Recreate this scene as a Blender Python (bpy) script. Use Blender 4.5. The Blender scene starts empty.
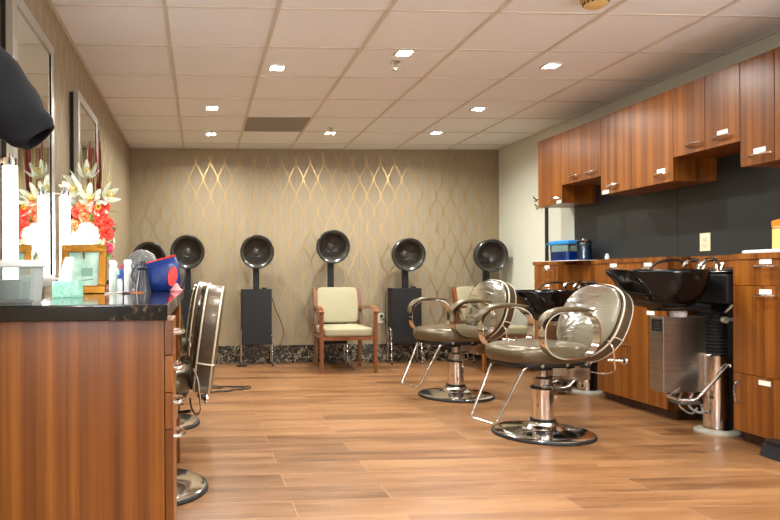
import bpy, bmesh, math, random
from mathutils import Vector, Matrix, Euler
random.seed(7)
S = bpy.context.scene
C = S.collection
PI = math.pi
R = math.radians
V = Vector

# ------------------------------------------------------------------ materials
def lin(c):
    return tuple(((x / 255) / 12.92 if x / 255 <= .04045 else ((x / 255 + .055) / 1.055) ** 2.4) for x in c)

def newmat(name):
    m = bpy.data.materials.new(name); m.use_nodes = True
    nt = m.node_tree
    return m, nt, nt.nodes['Principled BSDF']

def P(name, rgb, rough=.5, metal=0., spec=.5, coat=0., trans=0., ior=1.45, alpha=1., emit=None, es=0., bump=0., bscale=60.):
    m, nt, b = newmat(name)
    col = lin(rgb) + (1,)
    b.inputs['Base Color'].default_value = col
    b.inputs['Roughness'].default_value = rough
    b.inputs['Metallic'].default_value = metal
    b.inputs['Specular IOR Level'].default_value = spec
    b.inputs['Coat Weight'].default_value = coat
    b.inputs['Coat Roughness'].default_value = .08
    b.inputs['Transmission Weight'].default_value = trans
    b.inputs['IOR'].default_value = ior
    b.inputs['Alpha'].default_value = alpha
    if emit:
        b.inputs['Emission Color'].default_value = lin(emit) + (1,)
        b.inputs['Emission Strength'].default_value = es
    # faint procedural variation so no surface is perfectly uniform
    tc = nt.nodes.new('ShaderNodeTexCoord'); no = nt.nodes.new('ShaderNodeTexNoise')
    no.inputs['Scale'].default_value = bscale; no.inputs['Detail'].default_value = 3
    nt.links.new(tc.outputs['Object'], no.inputs['Vector'])
    mr = nt.nodes.new('ShaderNodeMapRange')
    mr.inputs['To Min'].default_value = max(rough - .05, 0.01); mr.inputs['To Max'].default_value = rough + .05
    nt.links.new(no.outputs['Fac'], mr.inputs['Value'])
    nt.links.new(mr.outputs['Result'], b.inputs['Roughness'])
    if bump:
        bp = nt.nodes.new('ShaderNodeBump'); bp.inputs['Strength'].default_value = bump; bp.inputs['Distance'].default_value = .01
        nt.links.new(no.outputs['Fac'], bp.inputs['Height']); nt.links.new(bp.outputs['Normal'], b.inputs['Normal'])
    return m

def node(nt, t, **kw):
    n = nt.nodes.new(t)
    for k, v in kw.items():
        if k in n.inputs.keys(): n.inputs[k].default_value = v
        else: setattr(n, k, v)
    return n

def math_(nt, op, a, b=None, c=None):
    n = nt.nodes.new('ShaderNodeMath'); n.operation = op
    for i, x in enumerate((a, b, c)):
        if x is None: continue
        if isinstance(x, (int, float)): n.inputs[i].default_value = x
        else: nt.links.new(x, n.inputs[i])
    return n.outputs[0]

def ramp(nt, fac, stops):
    r = nt.nodes.new('ShaderNodeValToRGB'); e = r.color_ramp.elements
    while len(e) > 1: e.remove(e[-1])
    e[0].position = stops[0][0]; e[0].color = lin(stops[0][1]) + (1,)
    for p, c in stops[1:]:
        x = e.new(p); x.color = lin(c) + (1,)
    nt.links.new(fac, r.inputs['Fac'])
    return r.outputs['Color']

def wood(name, c0, c1, c2, rough=.35, grain='z', dens=1., coat=.0):
    m, nt, b = newmat(name); L = nt.links
    tc = nt.nodes.new('ShaderNodeTexCoord'); oi = nt.nodes.new('ShaderNodeObjectInfo')
    off = nt.nodes.new('ShaderNodeVectorMath'); off.operation = 'ADD'
    sc = nt.nodes.new('ShaderNodeVectorMath'); sc.operation = 'SCALE'; sc.inputs['Scale'].default_value = 37.
    cb = nt.nodes.new('ShaderNodeCombineXYZ')
    for i in range(3): L.new(oi.outputs['Random'], cb.inputs[i])
    L.new(cb.outputs[0], sc.inputs[0]); L.new(tc.outputs['Object'], off.inputs[0]); L.new(sc.outputs[0], off.inputs[1])
    def mapped(s_long, s_cross):
        mp = nt.nodes.new('ShaderNodeMapping')
        s = [s_cross] * 3; s['xyz'.index(grain)] = s_long
        mp.inputs['Scale'].default_value = s; L.new(off.outputs[0], mp.inputs['Vector']); return mp.outputs[0]
    n1 = node(nt, 'ShaderNodeTexNoise', Scale=1., Detail=3., Roughness=.5); L.new(mapped(.25, 20 * dens), n1.inputs['Vector'])
    n2 = node(nt, 'ShaderNodeTexNoise', Scale=1., Detail=4., Roughness=.6); L.new(mapped(1.2, 90 * dens), n2.inputs['Vector'])
    n3 = node(nt, 'ShaderNodeTexNoise', Scale=1., Detail=2.); L.new(mapped(3., 4.), n3.inputs['Vector'])
    f = math_(nt, 'ADD', math_(nt, 'MULTIPLY', n1.outputs['Fac'], .68), math_(nt, 'ADD', math_(nt, 'MULTIPLY', n2.outputs['Fac'], .22), math_(nt, 'MULTIPLY', n3.outputs['Fac'], .1)))
    L.new(ramp(nt, f, [(.36, c0), (.5, c1), (.62, c2)]), b.inputs['Base Color'])
    b.inputs['Roughness'].default_value = rough; b.inputs['Coat Weight'].default_value = coat
    b.inputs['Coat Roughness'].default_value = .2
    return m

CAB = wood('teak_laminate', (90, 47, 12), (120, 67, 17), (146, 87, 27), .35)
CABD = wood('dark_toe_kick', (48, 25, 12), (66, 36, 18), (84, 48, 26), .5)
CHW = wood('cherry_frame_wood', (94, 50, 24), (118, 66, 34), (138, 84, 46), .3, coat=.2)

def floor_mat():
    m, nt, b = newmat('wood_look_plank_tile'); L = nt.links
    tc = nt.nodes.new('ShaderNodeTexCoord')
    mp = nt.nodes.new('ShaderNodeMapping'); mp.inputs['Location'].default_value = (.37, .09, 0)
    L.new(tc.outputs['Object'], mp.inputs['Vector'])
    br = nt.nodes.new('ShaderNodeTexBrick'); br.offset = .37; br.offset_frequency = 2; br.squash = 1
    br.inputs['Scale'].default_value = 1; br.inputs['Mortar Size'].default_value = .0022; br.inputs['Mortar Smooth'].default_value = .3
    br.inputs['Bias'].default_value = 0; br.inputs['Brick Width'].default_value = 1.22; br.inputs['Row Height'].default_value = .2
    br.inputs['Color1'].default_value = (0, 0, 0, 1); br.inputs['Color2'].default_value = (1, 1, 1, 1); br.inputs['Mortar'].default_value = (.5, .5, .5, 1)
    L.new(mp.outputs[0], br.inputs['Vector'])
    # per plank offset of the grain
    mul = nt.nodes.new('ShaderNodeVectorMath'); mul.operation = 'SCALE'; mul.inputs['Scale'].default_value = 23
    L.new(br.outputs['Color'], mul.inputs[0])
    add = nt.nodes.new('ShaderNodeVectorMath'); L.new(tc.outputs['Object'], add.inputs[0]); L.new(mul.outputs[0], add.inputs[1])
    def nz(sx, sy, det):
        q = nt.nodes.new('ShaderNodeMapping'); q.inputs['Scale'].default_value = (sx, sy, 1); L.new(add.outputs[0], q.inputs['Vector'])
        n = node(nt, 'ShaderNodeTexNoise', Scale=1., Detail=det, Roughness=.6); L.new(q.outputs[0], n.inputs['Vector']); return n.outputs['Fac']
    f = math_(nt, 'ADD', math_(nt, 'MULTIPLY', nz(1.3, 11, 4.), .55), math_(nt, 'MULTIPLY', nz(5, 70, 3.), .25))
    f = math_(nt, 'ADD', f, math_(nt, 'MULTIPLY', br.outputs['Color'], .16))
    col = ramp(nt, f, [(.32, (94, 61, 34)), (.47, (127, 87, 54)), (.62, (150, 108, 71))])
    mx = nt.nodes.new('ShaderNodeMix'); mx.data_type = 'RGBA'
    L.new(br.outputs['Fac'], mx.inputs['Factor']); L.new(col, mx.inputs['A']); mx.inputs['B'].default_value = lin((158, 124, 92)) + (1,)
    L.new(mx.outputs['Result'], b.inputs['Base Color'])
    mr = nt.nodes.new('ShaderNodeMapRange'); mr.inputs['To Min'].default_value = .25; mr.inputs['To Max'].default_value = .42
    L.new(nz(1.3, 11, 4.), mr.inputs['Value']); L.new(mr.outputs[0], b.inputs['Roughness'])
    bp = nt.nodes.new('ShaderNodeBump'); bp.inputs['Strength'].default_value = .15; bp.inputs['Distance'].default_value = .003
    L.new(f, bp.inputs['Height']); L.new(bp.outputs[0], b.inputs['Normal'])
    return m
FLOOR = floor_mat()

def paper_mat():
    m, nt, b = newmat('metallic_lattice_wallpaper'); L = nt.links
    tc = nt.nodes.new('ShaderNodeTexCoord'); sp = nt.nodes.new('ShaderNodeSeparateXYZ'); L.new(tc.outputs['Object'], sp.inputs[0])
    geo = nt.nodes.new('ShaderNodeNewGeometry')
    # horizontal run of the paper: x on the back wall, y on the side walls
    h = math_(nt, 'ADD', sp.outputs['X'], sp.outputs['Y'])
    u = math_(nt, 'DIVIDE', math_(nt, 'ADD', h, .207 - 7.515), .164)
    v0 = math_(nt, 'DIVIDE', math_(nt, 'SUBTRACT', sp.outputs['Z'], 1.915), .382)
    s = math_(nt, 'MULTIPLY', math_(nt, 'SINE', math_(nt, 'MULTIPLY', v0, 4 * PI)), -.022)
    v = math_(nt, 'ADD', v0, s)
    def ln(op):
        w = math_(nt, 'PINGPONG', math_(nt, op, u, v), .5)
        return math_(nt, 'LESS_THAN', w, .035)
    line = math_(nt, 'MAXIMUM', ln('ADD'), ln('SUBTRACT'))
    # vertical silk threads
    q = nt.nodes.new('ShaderNodeMapping'); q.inputs['Scale'].default_value = (160, 160, 1.5); L.new(tc.outputs['Object'], q.inputs['Vector'])
    n = node(nt, 'ShaderNodeTexNoise', Scale=1., Detail=3.); L.new(q.outputs[0], n.inputs['Vector'])
    base = ramp(nt, n.outputs['Fac'], [(.3, (140, 126, 102)), (.7, (156, 141, 115))])
    mx = nt.nodes.new('ShaderNodeMix'); mx.data_type = 'RGBA'
    L.new(line, mx.inputs['Factor']); L.new(base, mx.inputs['A']); mx.inputs['B'].default_value = lin((176, 146, 98)) + (1,)
    L.new(mx.outputs['Result'], b.inputs['Base Color'])
    L.new(math_(nt, 'MULTIPLY', line, .75), b.inputs['Metallic'])
    L.new(math_(nt, 'SUBTRACT', .62, math_(nt, 'MULTIPLY', line, .27)), b.inputs['Roughness'])
    return m
PAPER = paper_mat()

def granite_mat(name, lo, mid, hi, scale=9., rough=.1, cut=(.45, .58, .7)):
    m, nt, b = newmat(name); L = nt.links
    tc = nt.nodes.new('ShaderNodeTexCoord')
    n1 = node(nt, 'ShaderNodeTexNoise', Scale=scale, Detail=8., Roughness=.7, Distortion=1.2); L.new(tc.outputs['Object'], n1.inputs['Vector'])
    vo = node(nt, 'ShaderNodeTexVoronoi', Scale=scale * 7); L.new(tc.outputs['Object'], vo.inputs['Vector'])
    f = math_(nt, 'ADD', math_(nt, 'MULTIPLY', n1.outputs['Fac'], .85), math_(nt, 'MULTIPLY', vo.outputs['Distance'], .22))
    L.new(ramp(nt, f, [(cut[0], lo), (cut[1], mid), (cut[2], hi)]), b.inputs['Base Color'])
    b.inputs['Roughness'].default_value = rough; b.inputs['Coat Weight'].default_value = .3
    return m
GRAN = granite_mat('dark_emperador_counter', (20, 18, 16), (40, 34, 28), (150, 122, 92), 7., .1, (.5, .62, .78))
BASEB = granite_mat('black_gold_marble', (12, 13, 13), (34, 34, 30), (168, 156, 124), 16., .2, (.48, .56, .66))

def tile_mat():
    m, nt, b = newmat('acoustic_ceiling_tile'); L = nt.links
    tc = nt.nodes.new('ShaderNodeTexCoord')
    n = node(nt, 'ShaderNodeTexNoise', Scale=220., Detail=3.); L.new(tc.outputs['Object'], n.inputs['Vector'])
    n2 = node(nt, 'ShaderNodeTexNoise', Scale=1.1, Detail=2.); L.new(tc.outputs['Object'], n2.inputs['Vector'])
    f = math_(nt, 'ADD', math_(nt, 'MULTIPLY', n.outputs['Fac'], .5), math_(nt, 'MULTIPLY', n2.outputs['Fac'], .5))
    L.new(ramp(nt, f, [(.3, (229, 231, 233)), (.7, (237, 239, 241))]), b.inputs['Base Color'])
    b.inputs['Roughness'].default_value = .85
    bp = nt.nodes.new('ShaderNodeBump'); bp.inputs['Strength'].default_value = .1; bp.inputs['Distance'].default_value = .002
    L.new(n.outputs['Fac'], bp.inputs['Height']); L.new(bp.outputs[0], b.inputs['Normal'])
    return m
TILE = tile_mat()
TBAR = P('ceiling_t_bar', (206, 197, 184), .5)
PAINT = P('pale_sage_wall_paint', (205, 205, 190), .7, bump=.02, bscale=200)
SPLASH = P('charcoal_backsplash', (38, 41, 42), .35, spec=.5)
CHROME = P('chrome', (225, 222, 220), .1, 1.)
STEEL = None
def steel_mat():
    m, nt, b = newmat('brushed_stainless'); L = nt.links
    tc = nt.nodes.new('ShaderNodeTexCoord'); q = nt.nodes.new('ShaderNodeMapping'); q.inputs['Scale'].default_value = (2, 2, 180)
    L.new(tc.outputs['Object'], q.inputs['Vector'])
    n = node(nt, 'ShaderNodeTexNoise', Scale=1., Detail=3.); L.new(q.outputs[0], n.inputs['Vector'])
    L.new(ramp(nt, n.outputs['Fac'], [(.3, (172, 166, 156)), (.7, (196, 190, 180))]), b.inputs['Base Color'])
    b.inputs['Metallic'].default_value = 1; b.inputs['Roughness'].default_value = .3
    return m
STEEL = steel_mat()
def vinyl_mat(name, rgb, rough, bump, coat):
    m, nt, b = newmat(name); L = nt.links
    b.inputs['Base Color'].default_value = lin(rgb) + (1,)
    b.inputs['Roughness'].default_value = rough; b.inputs['Coat Weight'].default_value = coat; b.inputs['Coat Roughness'].default_value = .12
    b.inputs['Metallic'].default_value = .25
    tc = nt.nodes.new('ShaderNodeTexCoord')
    n = node(nt, 'ShaderNodeTexNoise', Scale=7., Detail=3., Distortion=1.5); L.new(tc.outputs['Object'], n.inputs['Vector'])
    n2 = node(nt, 'ShaderNodeTexNoise', Scale=350., Detail=1.); L.new(tc.outputs['Object'], n2.inputs['Vector'])
    f = math_(nt, 'ADD', n.outputs['Fac'], math_(nt, 'MULTIPLY', n2.outputs['Fac'], .04))
    bp = nt.nodes.new('ShaderNodeBump'); bp.inputs['Strength'].default_value = bump; bp.inputs['Distance'].default_value = .03
    L.new(f, bp.inputs['Height']); L.new(bp.outputs[0], b.inputs['Normal']); L.new(bp.outputs[0], b.inputs['Coat Normal'])
    return m
VINYL = vinyl_mat('taupe_vinyl', (86, 73, 52), .3, .12, .15)
VINYLD = vinyl_mat('bronze_brown_vinyl', (86, 72, 56), .34, .12, .2)
VINYLP = vinyl_mat('taupe_vinyl_under_plastic', (120, 111, 92), .34, .12, .1)
PIPE = P('pale_welt_piping', (205, 190, 168), .4)
def clear_mat(name, tint, amount=.22, bump=0., bs=9., milky=False):
    m, nt, b = newmat(name); L = nt.links
    if not milky:
        nt.nodes.remove(b); b = nt.nodes.new('ShaderNodeBsdfAnisotropic')
    out = nt.nodes['Material Output']
    tr = nt.nodes.new('ShaderNodeBsdfTransparent'); tr.inputs[0].default_value = lin(tint) + (1,)
    b.inputs['Base Color' if milky else 'Color'].default_value = lin((230, 232, 230)) + (1,); b.inputs['Roughness'].default_value = .12
    mx = nt.nodes.new('ShaderNodeMixShader'); fr = nt.nodes.new('ShaderNodeFresnel'); fr.inputs[0].default_value = 1.5 if milky or amount else 1.3
    f = math_(nt, 'ADD', fr.outputs[0], amount); L.new(f, mx.inputs[0]); L.new(tr.outputs[0], mx.inputs[1]); L.new(b.outputs[0], mx.inputs[2])
    L.new(mx.outputs[0], out.inputs[0])
    if bump:
        tc = nt.nodes.new('ShaderNodeTexCoord'); q = nt.nodes.new('ShaderNodeMapping'); q.inputs['Scale'].default_value = (bs, bs * .5, bs * 1.6)
        L.new(tc.outputs['Object'], q.inputs['Vector'])
        n = node(nt, 'ShaderNodeTexNoise', Scale=1., Detail=2., Distortion=2.); L.new(q.outputs[0], n.inputs['Vector'])
        bp = nt.nodes.new('ShaderNodeBump'); bp.inputs['Strength'].default_value = bump; bp.inputs['Distance'].default_value = .04
        L.new(n.outputs['Fac'], bp.inputs['Height']); L.new(bp.outputs[0], b.inputs['Normal']); L.new(bp.outputs[0], fr.inputs['Normal'])
    return m
CLEAR = clear_mat('clear_vinyl_cover', (236, 236, 234), .0, .14, 5.)
CLEARB = clear_mat('clear_plastic', (228, 236, 234), .12, milky=True)
SMOKE = clear_mat('clear_jar_glass', (225, 236, 240), .04)
BLACK = P('black_plastic', (24, 24, 25), .4)
BLACKM = P('black_matte_enamel', (17, 18, 20), .5)
BOWL = P('black_glossy_bowl', (10, 10, 11), .14, spec=.35, coat=.1)
RUBBER = P('black_rubber', (20, 20, 20), .6)
HOODIN = P('hood_inner_plastic', (66, 61, 53), .3, coat=.3)
CREAM = P('cream_upholstery', (156, 148, 120), .75, bump=.08, bscale=180)
WHITE = P('white_plastic', (228, 228, 224), .4)
PEDW = P('white_pedestal_base', (176, 172, 160), .4)
PAPERW = P('white_label', (236, 236, 232), .6)
SILVER = P('silver_mirror_frame', (190, 190, 184), .3, .8)
MIRROR = P('mirror_glass', (222, 228, 220), .015, 1.)
GLOW_FILL = P('glowing_tube', (255, 250, 240), .4, emit=(240, 245, 255), es=66.)  # strong emission, used by the added unseen tubes
GLOWB = P('soft_glowing_tube', (255, 250, 240), .4, emit=(252, 248, 250), es=15.)
LENS = P('downlight_lens', (255, 250, 240), .4, emit=(255, 246, 232), es=60.)
GOLD = P('antique_gold_frame', (150, 102, 34), .35, .8, bump=.3, bscale=50)
GREYV = P('grey_vent_mesh', (150, 143, 130), .7)
NAVY = P('dark_navy_cloth', (7, 8, 13), .9, bump=.15, bscale=25)

# ------------------------------------------------------------------ mesh tools
def nb(): return bmesh.new()
def box(bm, a, b, bev=0.):
    x0, y0, z0 = (min(a[i], b[i]) for i in range(3)); x1, y1, z1 = (max(a[i], b[i]) for i in range(3))
    t = bmesh.new(); r = bmesh.ops.create_cube(t, size=1)
    bmesh.ops.transform(t, matrix=Matrix.Translation(((x0 + x1) / 2, (y0 + y1) / 2, (z0 + z1) / 2)) @ Matrix.Diagonal((x1 - x0, y1 - y0, z1 - z0, 1)), verts=t.verts)
    if bev: bmesh.ops.bevel(t, geom=t.edges[:], offset=bev, segments=2, affect='EDGES', profile=.5)
    merge(bm, t)
def merge(bm, t, mtx=None):
    if mtx is not None: bmesh.ops.transform(t, matrix=mtx, verts=t.verts)
    me = bpy.data.meshes.new('tmp'); t.to_mesh(me); t.free(); bm.from_mesh(me); bpy.data.meshes.remove(me)
def rings(bm, rs, close=True, cap=True):
    vs = [[bm.verts.new(p) for p in r] for r in rs]
    n = len(vs[0])
    for a, b in zip(vs, vs[1:]):
        for i in range(n if close else n - 1):
            j = (i + 1) % n
            bm.faces.new((a[i], a[j], b[j], b[i]))
    if cap:
        bm.faces.new(vs[0][::-1]); bm.faces.new(vs[-1])
    return vs
def lathe(bm, prof, seg=32, mtx=None, cap=True):
    t = bmesh.new()
    rings(t, [[(r * math.cos(2 * PI * i / seg), r * math.sin(2 * PI * i / seg), z) for i in range(seg)] for r, z in prof], True, cap)
    merge(bm, t, mtx)
def frame_pts(pts, closed=False):
    pts = [V(p) for p in pts]; n = len(pts); T = []
    for i in range(n):
        if closed: d = pts[(i + 1) % n] - pts[i - 1]
        else: d = pts[min(i + 1, n - 1)] - pts[max(i - 1, 0)]
        T.append(d.normalized())
    up = V((0, 0, 1)) if abs(T[0].z) < .9 else V((1, 0, 0))
    nrm = (up - up.dot(T[0]) * T[0]).normalized(); N = [nrm]
    for i in range(1, n):
        q = N[-1] - N[-1].dot(T[i]) * T[i]; N.append(q.normalized())
    return pts, T, N
def tube(bm, pts, r, seg=10, closed=False, flat=None):
    """round tube, or flat=(half width along fixed axis, half thickness, axis) for a strap"""
    pts, T, N = frame_pts(pts, closed); rs = []
    for i, p in enumerate(pts):
        rad = r[i] if isinstance(r, (list, tuple)) else r
        if flat:
            w, th, ax = flat; ax = V(ax); nn = ax.cross(T[i]).normalized()
            rs.append([p + ax * w * sx + nn * th * sy for sx, sy in ((-1, -1), (1, -1), (1, 1), (-1, 1))])
        else:
            B = T[i].cross(N[i])
            rs.append([p + (N[i] * math.cos(2 * PI * k / seg) + B * math.sin(2 * PI * k / seg)) * rad for k in range(seg)])
    if closed: rs.append(rs[0])
    rings(bm, rs, True, not closed)
def smooth_path(pts, n=8, closed=False):
    pts = [V(p) for p in pts]; out = []; m = len(pts)
    for i in range(m if closed else m - 1):
        if closed: p0, p1, p2, p3 = (pts[(i + k) % m] for k in (-1, 0, 1, 2))
        else: p0, p1, p2, p3 = pts[max(i - 1, 0)], pts[i], pts[i + 1], pts[min(i + 2, m - 1)]
        for k in range(n):
            t = k / n
            out.append(.5 * ((2 * p1) + (-p0 + p2) * t + (2 * p0 - 5 * p1 + 4 * p2 - p3) * t * t + (-p0 + 3 * p1 - 3 * p2 + p3) * t ** 3))
    if not closed: out.append(pts[-1])
    return out
def fillet(pts, r=.03, n=5):
    pts = [V(p) for p in pts]; out = [pts[0]]
    for a, b, c in zip(pts, pts[1:], pts[2:]):
        d1 = (a - b); d2 = (c - b); rr = min(r, d1.length * .45, d2.length * .45)
        p = b + d1.normalized() * rr; q = b + d2.normalized() * rr
        for k in range(n + 1):
            t = k / n; out.append((1 - t) ** 2 * p + 2 * t * (1 - t) * b + t * t * q)
    out.append(pts[-1]); return out
def cyl(bm, a, b, r, r2=None, seg=20): tube(bm, [a, b], [r, r if r2 is None else r2], seg)
def sell(n, a, b, e=2.5, seg=40):
    o = []
    for i in range(seg):
        t = 2 * PI * i / seg; c, s = math.cos(t), math.sin(t)
        o.append((a * math.copysign(abs(c) ** (2 / e), c), b * math.copysign(abs(s) ** (2 / e), s)))
    return o
def cushion(bm, outline, z0, z1, rnd, mtx=None, dome=0.):
    """soft pad: outline in xy, rounded edges, from z0 to z1"""
    cx = sum(p[0] for p in outline) / len(outline); cy = sum(p[1] for p in outline) / len(outline)
    t = bmesh.new(); rs = []
    def ring(s, z): rs.append([(cx + (x - cx) * s, cy + (y - cy) * s, z) for x, y in outline])
    ext = max(max(abs(p[0] - cx) for p in outline), max(abs(p[1] - cy) for p in outline))
    for k in range(6):
        a = k / 5 * PI / 2; ring(1 - rnd / ext * (1 - math.sin(a)), z0 + rnd * (1 - math.cos(a)))
    for k in range(6):
        a = k / 5 * PI / 2; ring(1 - rnd / ext * (1 - math.cos(a)), z1 - rnd * (1 - math.sin(a)))
    base = 1 - rnd / ext
    for s in (.8, .55, .3, .08):
        ring(base * s, z1 + dome * (1 - s * s))
    rings(t, rs); merge(bm, t, mtx)

def obj(name, bm, mat, parent=None, sharp=40, sub=0, world=False, solid=0):
    if world and parent is not None: bmesh.ops.translate(bm, vec=-V(parent.location), verts=bm.verts)
    bmesh.ops.remove_doubles(bm, verts=bm.verts, dist=1e-5)
    bmesh.ops.recalc_face_normals(bm, faces=bm.faces)
    ca = R(sharp)
    for f in bm.faces: f.smooth = True
    for e in bm.edges:
        if len(e.link_faces) == 2 and e.calc_face_angle(0) > ca: e.smooth = False
    me = bpy.data.meshes.new(name); bm.to_mesh(me); bm.free()
    for m in (mat if isinstance(mat, list) else [mat]): me.materials.append(m)
    o = bpy.data.objects.new(name, me); C.objects.link(o)
    if parent is not None: o.parent = parent
    if sharp <= 50:
        wn = o.modifiers.new('even_normals', 'WEIGHTED_NORMAL'); wn.keep_sharp = True; wn.weight = 90
    if solid:
        s = o.modifiers.new('thickness', 'SOLIDIFY'); s.thickness = solid
    if sub:
        s = o.modifiers.new('soft', 'SUBSURF'); s.levels = s.render_levels = sub
    return o
def thing(name, label, cat, loc=(0, 0, 0), rotz=0, group=None):
    o = bpy.data.objects.new(name, None); C.objects.link(o); o.empty_display_size = .1
    o.location = loc; o.rotation_euler = (0, 0, rotz); o['label'] = label; o['category'] = cat
    if group: o['group'] = group
    return o
def tag(o, label, cat, group=None):
    o['label'] = label; o['category'] = cat
    if group: o['group'] = group
    return o
def struct(name, bm, mat, label=None):
    o = obj(name, bm, mat); o['kind'] = 'structure'
    if label: o['label'] = label
    return o
def dup(root, loc, rotz=0, label=None):
    r = root.copy(); C.objects.link(r); r.location = loc; r.rotation_euler = (0, 0, rotz)
    if label: r['label'] = label
    for ch in list(root.children):
        c = ch.copy(); C.objects.link(c); c.parent = r
        for g in list(ch.children):
            d = g.copy(); C.objects.link(d); d.parent = c
    return r
def T(x, y, z): return Matrix.Translation((x, y, z))
def RX(a): return Matrix.Rotation(a, 4, 'X')
def RY(a): return Matrix.Rotation(a, 4, 'Y')
def RZ(a): return Matrix.Rotation(a, 4, 'Z')

# ------------------------------------------------------------------ room shell
XL, XR, YB, YF, H = -.792, 3.487, 7.515, -2.2, 2.449
b = nb(); box(b, (XL - .1, YF - .1, -.1), (XR + .1, YB + .1, 0)); struct('floor', b, FLOOR)
b = nb(); box(b, (XL - .1, YB, 0), (XR + .1, YB + .1, H + .1)); struct('wall_back', b, PAPER)
b = nb(); box(b, (XL - .1, YF, 0), (XL, YB, H + .1)); struct('wall_left', b, PAPER)
b = nb(); box(b, (XR, YF, 0), (XR + .1, YB, H + .1)); struct('wall_right', b, PAINT)
b = nb()   # unseen front wall; its window is added to let in fill daylight
box(b, (XL - .1, YF - .1, 0), (XR + .1, YF, 1.0)); box(b, (XL - .1, YF - .1, 2.36), (XR + .1, YF, H + .1))
box(b, (XL - .1, YF - .1, 1.0), (XL + .08, YF, 2.36)); box(b, (XR - .08, YF - .1, 1.0), (XR + .1, YF, 2.36))
struct('wall_front', b, P('taupe_front_wall_paint', (92, 80, 68), .7))  # dark colour chosen so the granite edge reflects less brightness
b = nb(); box(b, (XL, YB - .018, 0), (XR, YB, .2), .003); struct('baseboard_back', b, BASEB)
b = nb(); box(b, (XL, 3.9, 0), (XL + .018, YB - .018, .2), .003); struct('baseboard_left', b, BASEB)
b = nb(); box(b, (XR - .018, 6.13, 0), (XR, YB - .018, .2), .003); struct('baseboard_right', b, BASEB)

# ceiling: suspended tiles with the T-bar grid standing a little proud of them
GX, GY = -.182, 3.563
b = nb(); box(b, (XL - .1, YF - .1, H + .006), (XR + .1, YB + .1, H + .1))
for f in b.faces: f.material_index = 0
b2 = nb()
for i in range(0, 6):
    x = GX + .61 * i
    box(b2, (x - .011, YF, H - .001), (x + .011, YB, H + .012))
j0 = int((YF - GY) / .61) - 1
for j in range(j0, 8):
    y = GY + .61 * j
    if YF < y < YB: box(b2, (XL, y - .006, H + .001), (XR, y + .006, H + .012))
box(b2, (XL, YF, H - .001), (XL + .02, YB, H + .012)); box(b2, (XR - .02, YF, H - .001), (XR, YB, H + .012)); box(b2, (XL, YB - .02, H - .001), (XR, YB, H + .012))
for f in b2.faces: f.material_index = 1
merge(b, b2); struct('ceiling', b, [TILE, TBAR])

# air return: perforated grey square tile
t = thing('ceiling_vent', 'darker grey perforated return air tile set in the ceiling grid', 'vent', (GX + .61 * 1.5, GY + .61 * 4.5, H))
b = nb(); box(b, (-.29, -.29, -.001), (.29, .29, .008)); obj('vent_panel', b, GREYV, t)
b = nb()
for k in range(24):
    y = -.28 + k * .0243; box(b, (-.28, y, -.003), (.28, y + .006, 0))
obj('louvers', b, GREYV, t)

# downlights
LP = [(.542, 4.576), (1.336, 4.235), (2.447, 4.461), (.108, 5.691), (.116, 6.738), (1.328, 6.657), (2.418, 6.627), (2.438, 5.65),
      (.5, 2.6), (1.5, 2.3), (2.55, 2.7), (.3, .6), (1.5, .2), (2.6, .6), (.5, -1.2), (2.5, -1.2)]  # this second row is unseen, added for more light
LLAB = ['square recessed downlight left of the centre bars, nearest on the left', 'recessed downlight just beyond the nearest sprinkler head in mid ceiling',
        'recessed downlight at upper right, largest on the right side', 'recessed downlight on the left, beyond the nearest left one and before the last row',
        'recessed downlight at the far left of the row along the back wall', 'recessed downlight in the middle of the row along the back wall',
        'recessed downlight at the right of the row along the back wall', 'recessed downlight on the right, between the last row and the biggest right one']
dl0 = None
for i, (x, y) in enumerate(LP):
    if dl0 is None:
        t = dl0 = thing('recessed_downlight', LLAB[0], 'downlight', (x, y, H), 0, 'small recessed ceiling downlights')
        b = nb()
        for sx, sy, ex, ey in ((-.055, -.055, .055, -.045), (-.055, .045, .055, .055), (-.055, -.045, -.045, .045), (.045, -.045, .055, .045)):
            box(b, (sx, sy, -.004), (ex, ey, .012))
        obj('trim_ring', b, WHITE, t)
        b = nb(); box(b, (-.045, -.045, -.002), (.045, .045, .004)); obj('lens', b, LENS, t)
    else:
        lab = LLAB[i] if i < 8 else 'unseen recessed downlight added outside the view for more light'
        dup(dl0, (x, y, H), 0, lab)
    ld = bpy.data.lights.new('downlight_lamp', 'AREA'); ld.shape = 'DISK'; ld.size = .09; ld.energy = 13
    ld.color = (.97, .97, .90); ld.spread = R(158)
    lo = bpy.data.objects.new('downlight_lamp', ld); lo.location = (x, y, H - .012); C.objects.link(lo)

# sprinkler heads and smoke detector
def sprinkler(x, y, lab):
    t = thing('sprinkler_head', lab, 'sprinkler', (x, y, H), 0, 'fire sprinklers')
    b = nb(); lathe(b, [(.002, .006), (.035, .004), (.035, -.003), (.018, -.008), (.012, -.01)], 20); obj('escutcheon', b, CHROME, t)
    b = nb(); cyl(b, (0, 0, -.008), (0, 0, -.03), .01); cyl(b, (-.012, 0, -.028), (-.008, 0, -.052), .003, seg=6); cyl(b, (.012, 0, -.028), (.008, 0, -.052), .003, seg=6)
    lathe(b, [(.001, -.052), (.02, -.052), (.02, -.056), (.001, -.056)], 14); obj('deflector', b, STEEL, t)
sprinkler(1.335, 4.42, 'sprinkler head hanging beside the mid ceiling downlight')
sprinkler(1.29, 6.45, 'small sprinkler head near the middle back downlight')
t = thing('smoke_detector', 'round beige smoke detector cut off by the top edge of the photo', 'smoke detector', (2.07, 3.33, H))
b = nb(); lathe(b, [(.001, .002), (.075, .002), (.075, -.02), (.066, -.024)], 32); obj('base_plate', b, P('detector_beige', (206, 172, 110), .5), t)
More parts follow.
